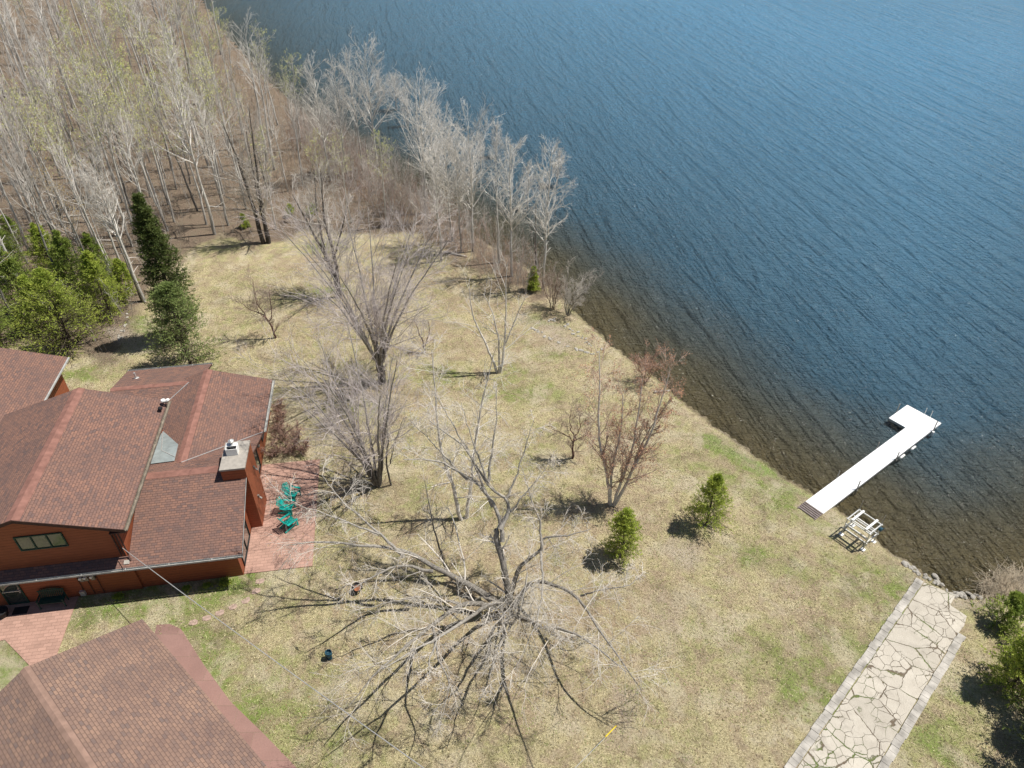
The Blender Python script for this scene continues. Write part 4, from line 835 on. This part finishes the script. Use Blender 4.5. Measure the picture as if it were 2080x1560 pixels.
# -- tall aspens seen singly
def mka(px,H,seed,lb,lean=(0,0),cl=.5,r=.14,wid=1.,mt='b_aspen',mc='t_aspen',group=None,dens=1.,bud=0,mb=None,loc=None,name='aspen_tree'):
    t,c,bd=aspen(seed,H,r,cl,lean,wid,dens,bud); return make_tree(name,loc or gp_(*px),t,c,B[mt],B[mc],lb,'tree',group,bd,B[mb] if mb else None)
mka((436,476),17.2,101,'tallest pale aspen at the edge of the woods, left of the dark double trunk',cl=.45,r=.19,wid=1.15)
mka((464,458),14.2,102,'slimmer aspen just right of the tallest one at the woods edge',cl=.5,r=.14)
mka((294,613),13.2,103,'white leaning aspen trunk beside the dark fir',(-.6,.2),cl=.52,r=.17)
mka((288,611),11.5,104,'thin brown-barked tree tight beside the white leaning aspen',(-1.,.3),cl=.6,r=.09,mt='b_grey')
lbs=['left of the two upright aspens at the right end of the shore trees','right-hand aspen standing last by the water','tall aspen with a dark lower trunk in the shore grove','straight white aspen right of the dark-footed one in the shore grove','paired aspen stem behind the small cedar','leftmost broad-crowned aspen of the right shore grove','slim aspen left in the right shore grove',
 'tall shore aspen with the highest top against the lake','broad aspen right of the highest shore top','rounded pale aspen at right of the middle shore group','thin aspen at left of the middle shore group','small-crowned aspen left of the highest shore top']
for i,(tx,ty,h,wd,lean) in enumerate([(1112,290,13.4,.95,(.4,0)),(1136,262,13.6,1.15,(.3,0)),(950,240,13,1.5,(0,0)),(1006,212,13.6,1.2,(0,0)),(1040,285,12.8,1.1,(0,0)),(905,235,12.5,1.4,(-.2,0)),(880,290,11.5,1.0,(0,0)),(738,92,14.5,1.2,(0,0)),(795,125,13.8,1.7,(0,0)),(845,180,13,1.8,(.3,0)),(632,120,13.5,1.0,(0,0)),(672,130,12.5,1.0,(0,0))]):
    p,h=top_base(tx,ty,h); mka(None,h,120+i,'pale bare '+lbs[i] if not lbs[i][0:3] in('lef','rig') else lbs[i],lean,cl=.38,r=.13,wid=wd*1.15,dens=1.35,loc=p,group='aspens along the shoreline')
for i,(tx,ty,h,lb) in enumerate([(760,110,13.5,'slender aspen between the two highest middle shore tops'),(820,150,13.,'slender aspen inside the rounded middle shore clump'),(872,215,12.,'slender aspen at the lake side of the middle shore clump'),(705,105,13.5,'slender aspen left of the highest middle shore top'),(975,235,12.5,'slender aspen between the broad and the straight tree of the right shore grove'),(925,265,12.,'slender aspen low in the left part of the right shore grove'),(1075,300,12.,'slender aspen in the gap before the two last shore aspens')]):
    p,h=top_base(tx,ty,h); mka(None,h,150+i,lb,(0,0),cl=.42,r=.10,wid=1.1,dens=1.1,loc=p,group='aspens along the shoreline')
MBs=lambda: None
t,c,bd=bushy(31,[([(0,0,-.1),(0,0,3),(.05,.05,6.6)],.10,.05)],.5,sub=(4,2,2),lr=.05,ang=70); make_tree('dead_trunk',gp_(1089,545),t,c,B['b_grey'],B['t_grey'],'dark dead trunk standing without crown left of the two last shore aspens','tree')
# shore bushes
def fan0(seed,n,H,sp,r): return fan(seed,n,H,sp,r,base=.08)
mk('bush',(1152,640),bushy(41,fan(41,6,3.6,1.6,.035,asym=(.9,.6)),1.,sub=(8,6,5),rm=.006,lr=.34),'b_grey','t_grey','bare grey bush leaning over the water from the bank',cat='bush')
mk('bush',(1122,628),bushy(42,fan(42,7,3.4,1.0,.03),1.,sub=(8,6,5),rm=.006,lr=.34),'b_red','t_brown','bare brown bush left of the one leaning over the water',cat='bush')
mk('bush',(1310,775),bushy(43,fan(43,7,2.6,1.2,.03),1.,sub=(8,6,4),rm=.006,lr=.34,bud=.4,bsize=.08),'b_red','t_red','russet budding bush on the bank behind the birch clump',mb='bud_red',cat='bush')
for i,(x,y,lb) in enumerate([(558,925,'low dark red shrub against the house wall, left of the bed'),(588,920,'middle dark red shrub of the bed above the patio'),(617,918,'right-hand dark red shrub of the bed above the patio'),(572,893,'dark red shrub at the back of the bed'),(604,893,'dark red shrub at the back right of the bed')]):
    mk('shrub',(x,y),bushy(50+i,fan(50+i,10,.8,.5,.012),1.,sub=(7,5,4),rm=.006,lr=.34,ang=40,bud=.12,bsize=.05),'b_red','t_red',lb,mb='rustbud' if 0 else 'bud_red',group='red shrubs beside the patio',cat='shrub')
for i,(x,y,lb) in enumerate([(568,834,'clipped red-brown shrub farthest along the east wall'),(570,852,'second clipped red-brown shrub along the east wall'),(568,872,'third red-brown shrub along the east wall')]):
    mk('shrub',(x,y),bushy(60+i,fan(60+i,10,.62,.3,.012),1.,sub=(7,5,4),rm=.006,lr=.34,ang=40,bud=.2,bsize=.05),'b_red','t_red',lb,mb='bud_red',group='shrubs along the east wall',cat='shrub')
# -- the woods: prototypes then copies
protos=[]; RN=random.Random(11)
spec=[(15.5,.15,.60,1.,None,0),(17,.17,.58,1.15,None,0),(14,.11,.66,.8,None,0),(18,.19,.60,1.05,None,0),(14,.12,.6,.9,None,0),(15.5,.13,.52,1.1,'bud_green',1.6),(15,.13,.5,1.25,'bud_green',2.2),(13.5,.11,.5,1.1,'bud_gold',.7),(15,.14,.6,1.1,None,0)]
GW='bare trees of the woods'
LB={'none':'bare pale-barked tree among the crowded trunks of the woods','bud_green':'tree in the woods with a haze of yellow-green buds','bud_gold':'tree in the woods with brownish golden buds'}
used=set()
for i,(H,r,cl,wd,mb,bd) in enumerate(spec):
    t,c,b_=aspen(200+i,H,r*1.1,cl,(RN.uniform(-.9,.9),RN.uniform(-.9,.9)),wd,RN.uniform(.5,.75),bd*1.3,.8)
    k=mb or 'none'; pr=make_tree('woodland_tree',(0,0,0),t,c,B['b_aspen' if i not in(4,7) else 'b_grey'],B['t_forest' if i not in (1,3) else 't_aspen'],LB[k],'tree',GW if not mb else GW+', '+('green' if mb=='bud_green' else 'golden')+' budding',b_,B[mb] if mb else None)
    protos.append(pr)
# sites: jittered grid over the wooded land
sites=[]; rr_=random.Random(4)
lawn_keep=[tuple(at(x,y,0)[:2]) for x,y in ((294,613),(436,476),(464,458),(540,494))]
def proj(p):
    z=p[2]-CH; fw=p[1]*CS-z*SN; upv=p[1]*SN+z*CS; return 1040+F*p[0]/fw,780-F*upv/fw
y=34.
while y<215:
    stp=2.35 if y<62 else (3.3 if y<85 else (4.4 if y<120 else 6.3)); x=-130.
    while x<25:
        px,py=x+rr_.uniform(-.45,.45)*stp,y+rr_.uniform(-.45,.45)*stp; X=np.array([px]);Y=np.array([py])
        u,v=proj((px,py,0)); ut,vt=proj((px,py,12))
        if inside(X,Y,forest_poly)[0] and sdist(X,Y)[0]>1.6 and u>-160 and vt<560 and v>0 and min(math.hypot(px-a,py-b) for a,b in lawn_keep)>1.5:
            ed=seg_dist(X,Y,forest_poly,True)[0]
            dens=1.0 if u<470 else .42
            if v>590 : dens*=.25
            if 640<u<1120: dens*=.45
            if rr_.random()<dens*(.35 if ed<2.2 else 1): sites.append((px,py,u,v))
        x+=stp
    y+=stp
print('forest sites',len(sites))
if len(sites)>285: rr_.shuffle(sites); sites=sorted(sites,key=lambda s:s[1]+rr_.uniform(0,45))[:285]
first=set()
for (px,py,u,v) in sites:
    gm_=vnoise(np.array([px*.06]),np.array([py*.06]),21)[0]
    q=rr_.random()
    if gm_>.57 and q<.6 and py>66: k=rr_.choice([5,6])
    elif q<.10: k=7
    else: k=rr_.choice([0,1,2,3,4,8])
    sc=rr_.uniform(.68,1.06) if u<560 else rr_.uniform(.5,.78)
    if py>110: sc*=1.05
    bd_='nearest rows' if v>380 else('middle rows' if v>200 else 'farthest rows'); sd_='at the left frame edge' if u<170 else('in the middle of the woods' if u<380 else 'on the lake side of the woods')
    if k in first: c=copy_tree(protos[k])
    else: c=protos[k]; first.add(k)
    kd='none' if k not in(5,6,7) else('bud_gold' if k==7 else 'bud_green')
    tag(c,{'none':'bare pale-barked tree','bud_green':'tree hazed with yellow-green buds','bud_gold':'tree with brownish golden buds'}[kd]+', '+bd_+', '+sd_,None,{'none':'bare trees','bud_green':'green budding trees','bud_gold':'golden budding trees'}[kd]+' in the woods, '+bd_+' '+sd_)
    c.location=(px,py,float(gz(px,py))); c.rotation_euler=(R(rr_.uniform(-2,2)),R(rr_.uniform(-2,2)),rr_.uniform(0,6.28)); c.scale=(sc*rr_.uniform(.9,1.1),)*2+(sc,)
for k,pr in enumerate(protos):
    if k not in first:
        for ch in list(pr.children): bpy.data.objects.remove(ch)
        bpy.data.objects.remove(pr)
# undergrowth: one uncountable mass of saplings and brush
rng=np.random.default_rng(9)
def scatter(n,fn,xr,yr):
    X=rng.uniform(*xr,n); Y=rng.uniform(*yr,n); m=fn(X,Y); return X[m],Y[m]
def brush(name,X,Y,h0,h1,mat,label,wig=.07,spread=.18,r=.011,n2=5,n3=3):
    N=len(X); P=np.stack([X,Y,gz(X,Y)-.05],1); H=rng.uniform(h0,h1,N)
    D=np.stack([rng.normal(0,spread,N),rng.normal(0,spread,N),np.ones(N)],1)
    s=grow(rng,P,D,H,np.full(N,r),np.full(N,r*.5),6,wig,.04); s2=spawn(rng,s,n2,.3,1.,36,10,.33,.4,.7,4,.1,.04,.08,r*.6); S3=[(s,4),(s2,3)]
    if n3: S3.append((spawn(rng,s2,n3,.2,1.,36,12,.5,.2,.8,3,.1,.02,.05,r*.5),3))
    V,Fq=tubes(S3); o=mesh(name,V,Fq,[mat]); return tag(o,label,'brush',kind='stuff')
infor=lambda X,Y: inside(X,Y,forest_poly)&(sdist(X,Y)>.4)
X,Y=scatter(15000,lambda X,Y: infor(X,Y)&(rng.random(len(X))<np.clip(1.15-(Y-40)/170,.25,1))&(vnoise(X*.25,Y*.25,2)>.30),(-95,14),(36,170))
h=len(X)//2
brush('undergrowth',X[:h],Y[:h],1.2,4.5,B['t_under'],'brown leafless saplings and brush filling the woods floor',r=.012)
brush('undergrowth',X[h:],Y[h:],1.,5.,B['t_forest'],'grey leafless saplings standing between the trunks',r=.012)
px_=lambda X,Y: (1040+F*X/(Y*CS+CH*SN),780-F*(Y*SN-CH*CS)/(Y*CS+CH*SN))
def shoreband(X,Y):
    d=sdist(X,Y); u,v=px_(X,Y); return (d>.2)&(d<7)&(u>590)&(u<1130)&(v<612)&inside(X,Y,forest_poly)
X,Y=scatter(60000,shoreband,(-40,8),(44,100)); m=rng.random(len(X))<.17; X,Y=X[m],Y[m]; h=len(X)//3
brush('shore_brush',X[:h],Y[:h],1.5,4.2,B['t_red'],'russet brush along the bank under the shore aspens',r=.011)
brush('shore_brush',X[h:2*h],Y[h:2*h],1.5,5.5,B['t_forest'],'brown alder brush between lawn and lake',r=.012)
brush('shore_brush',X[2*h:],Y[2*h:],1.,4.,B['t_mauve'],'mauve-grey willow brush at the waterline',r=.011)
# fallen logs and stones
for (x,y,L,a,lb) in [(925,518,2.6,-25,'fallen grey log at the lawn end of the shore grove'),(150,440,3.,10,'fallen pale log in the woods at left'),(215,490,2.4,-5,'short fallen log beside the evergreens'),(120,430,2.,60,'fallen branch lying on brown leaves at left'),(1345,797,1.2,5,'pale driftwood log on the bank behind the birch clump'),(1690,1105,0,0,'')]:
    if L: p=gp_(x,y); o=tag(MB().cyl((-L/2,0,.1),(L/2,0,.12),.09,.06,8).build('fallen_log',B['t_grey']),lb,'log'); o.location=p; o.rotation_euler=(0,0,R(a))
def rock(seed):
    r=random.Random(seed); b=MB(); prof=[(0,.5),(.28,.42),(.5,.16),(.5,-.1),(.3,-.3)]; b.lathe((0,0,0),prof,8)
    cache={}
    def jit(p):
        k=tuple(round(c,3) for c in p)
        if k not in cache: cache[k]=(p[0]*r.uniform(.75,1.3),p[1]*r.uniform(.7,1.2),p[2]*r.uniform(.75,1.2))
        return cache[k]
    b.v=[jit(p) for p in b.v]; return b
rk=[rock(i).build('stone',B['stone']) for i in range(4)]; rused=set(); rr2=random.Random(3)
def stones(pts,n,group,label,s0,s1,jit):
    for i in range(n):
        t=rr2.random()*(len(pts)-1); k=int(t); f=t-k; x=pts[k][0]*(1-f)+pts[k+1][0]*f+rr2.gauss(0,jit); y=pts[k][1]*(1-f)+pts[k+1][1]*f+rr2.gauss(0,jit*.6)
        p=gp_(x,y); j=rr2.randrange(4)
        if j in rused: o=rk[j].copy(); C.objects.link(o)
        else: o=rk[j]; rused.add(j)
        s=rr2.uniform(s0,s1); o.location=(p[0],p[1],max(p[2],WZ)+.02); o.scale=(s*rr2.uniform(.8,1.5),s,s*.7); o.rotation_euler=(0,0,rr2.uniform(0,6.28)); tag(o,label,'stone',group)
stones([(1078,665),(1120,690),(1165,708),(1215,722)],34,'stones edging the old garden bed','small white stone in the curved lower edging of the old shore garden bed',.10,.26,1.5)
stones([(1110,652),(1138,650),(1165,675),(1195,700),(1225,720)],30,'stones scattered on the bank','pale stone scattered on the bank above the waterline',.10,.28,4)
stones([(1835,1140),(1870,1168),(1900,1182),(1945,1208),(1990,1212)],55,'stones at the ramp waterline','wet pale stone at the waterline by the top of the ramp',.10,.30,5)
stones([(262,640),(250,670),(240,690)],12,'stones beside the evergreens','grey stone in the small heap at the edge of the evergreens',.12,.3,3)
# dried reeds washed ashore
n=2600; P=np.array([at(rng.normal(2052,26),rng.normal(1203,15),-.3) for _ in range(n)]); P[:,2]=-.42+rng.random(n)*.45
D=np.stack([rng.normal(.5,.6,n),rng.normal(.15,.6,n),rng.normal(.05,.22,n)],1); s=grow(rng,P,D,rng.uniform(.5,1.3,n),np.full(n,.012),np.full(n,.006),5,.12,-.03)
V,Fq=tubes([(s,3)]); tag(mesh('dried_reeds',V,Fq,[simple('dry_reed',(.52,.44,.33),.9,.35,1.5,bmp=0)]),'tangled pile of dried pale reeds washed against the bank','reeds',kind='stuff')
# small lit perennials by the wall
for i,(u,v,sz) in enumerate([(-.95,-.45,1.),(-1.9,-.45,.6),(-3.0,-.5,.6),(-6.6,-.5,.7)]):
    P=np.array([(rng.normal(0,.16),rng.normal(0,.14),0.02) for _ in range(260)])*sz; D=rng.normal(0,.5,(260,3))+[0,0,.9]; v_,f_=leafquads(rng,P,D,.2*sz,.035)
    o=mesh('perennial',v_,f_,[B['f_light']]); o.location=hw(u,v,.02); tag(o,['bright green perennial clump at the house corner','small green perennial second from the house corner','small green perennial in the shaded wall bed','green perennial near the utility box in the wall bed'][i],'plant')
# grass blades and leaf litter lying on the lawn
def litter(name,n,mat,L,Wd,seed,label,upb,fn=None):
    r=np.random.default_rng(seed); X=r.uniform(-34,32,n); Y=r.uniform(11,62,n); u,v=px_(X,Y)
    m=(sdist(X,Y)>.35)&~inside(X,Y,forest_poly)&(u>-60)&(u<2140)&(v<1640)
    hx,hy=(X-HO[0])*U_[0]+(Y-HO[1])*U_[1],(X-HO[0])*V_[0]+(Y-HO[1])*V_[1]
    m&=~((hx<3.9)&(hx>-20)&(hy>0)&(hy<8.95))&~((hx<0)&(hy>-.1)&(hy<16.9))
    m&=~((hx<-8.7)&(hy>-5)&(hy<0))
    ax,ay=(X-A0[0])*rd[0]+(Y-A0[1])*rd[1],(X-A0[0])*rn[0]+(Y-A0[1])*rn[1]; m&=~((ay>wR-.45)&(ay<.45)&(ax<ext))
    gx,gy=(X-gpt(0,0)[0])*math.cos(GA)+(Y-gpt(0,0)[1])*math.sin(GA),-(X-gpt(0,0)[0])*math.sin(GA)+(Y-gpt(0,0)[1])*math.cos(GA); m&=~((gx>-.6)&(gy<1.15)&(gy>-10))
    if fn is not None: m&=fn(X,Y)
    X,Y=X[m],Y[m]; P=np.stack([X,Y,gz(X,Y)+.008],1); D=np.stack([r.normal(0,1,len(X)),r.normal(0,1,len(X)),np.abs(r.normal(0,upb,len(X)))],1)
    v_,f_=leafquads(r,P,D,L*r.uniform(.5,1.4,len(X)),Wd); tag(mesh(name,v_,f_,[mat]),label,'ground cover',kind='stuff')
litter('dry_grass',150000,simple('dry_grass',(.66,.58,.36),.9,.3,.7,bmp=0),.15,.010,1,'bleached dry grass blades over the lawn',.35)
litter('dead_grass',110000,simple('dead_grass',(.19,.15,.075),.9,.4,.9,bmp=0),.14,.012,2,'brown dead grass over the lawn',.3)
litter('green_grass',90000,simple('green_grass',(.24,.30,.08),.8,.3,.9,bmp=0),.14,.012,3,'fresh green grass coming through the lawn',.8,lambda X,Y: vnoise(X*.5,Y*.5,33)*.6+vnoise(X*1.9,Y*1.9,34)*.5>.60)
litter('leaf_litter',22000,simple('leaf_litter',(.34,.21,.13),.9,.4,3,bmp=0),.07,.022,4,'scattered brown fallen leaves on the lawn',.15,lambda X,Y: vnoise(X*.28,Y*.28,43)*.6+vnoise(X*1.2,Y*1.2,44)*.5>.56)
print('objects',len(bpy.data.objects),'verts',sum(len(m.vertices) for m in bpy.data.meshes))
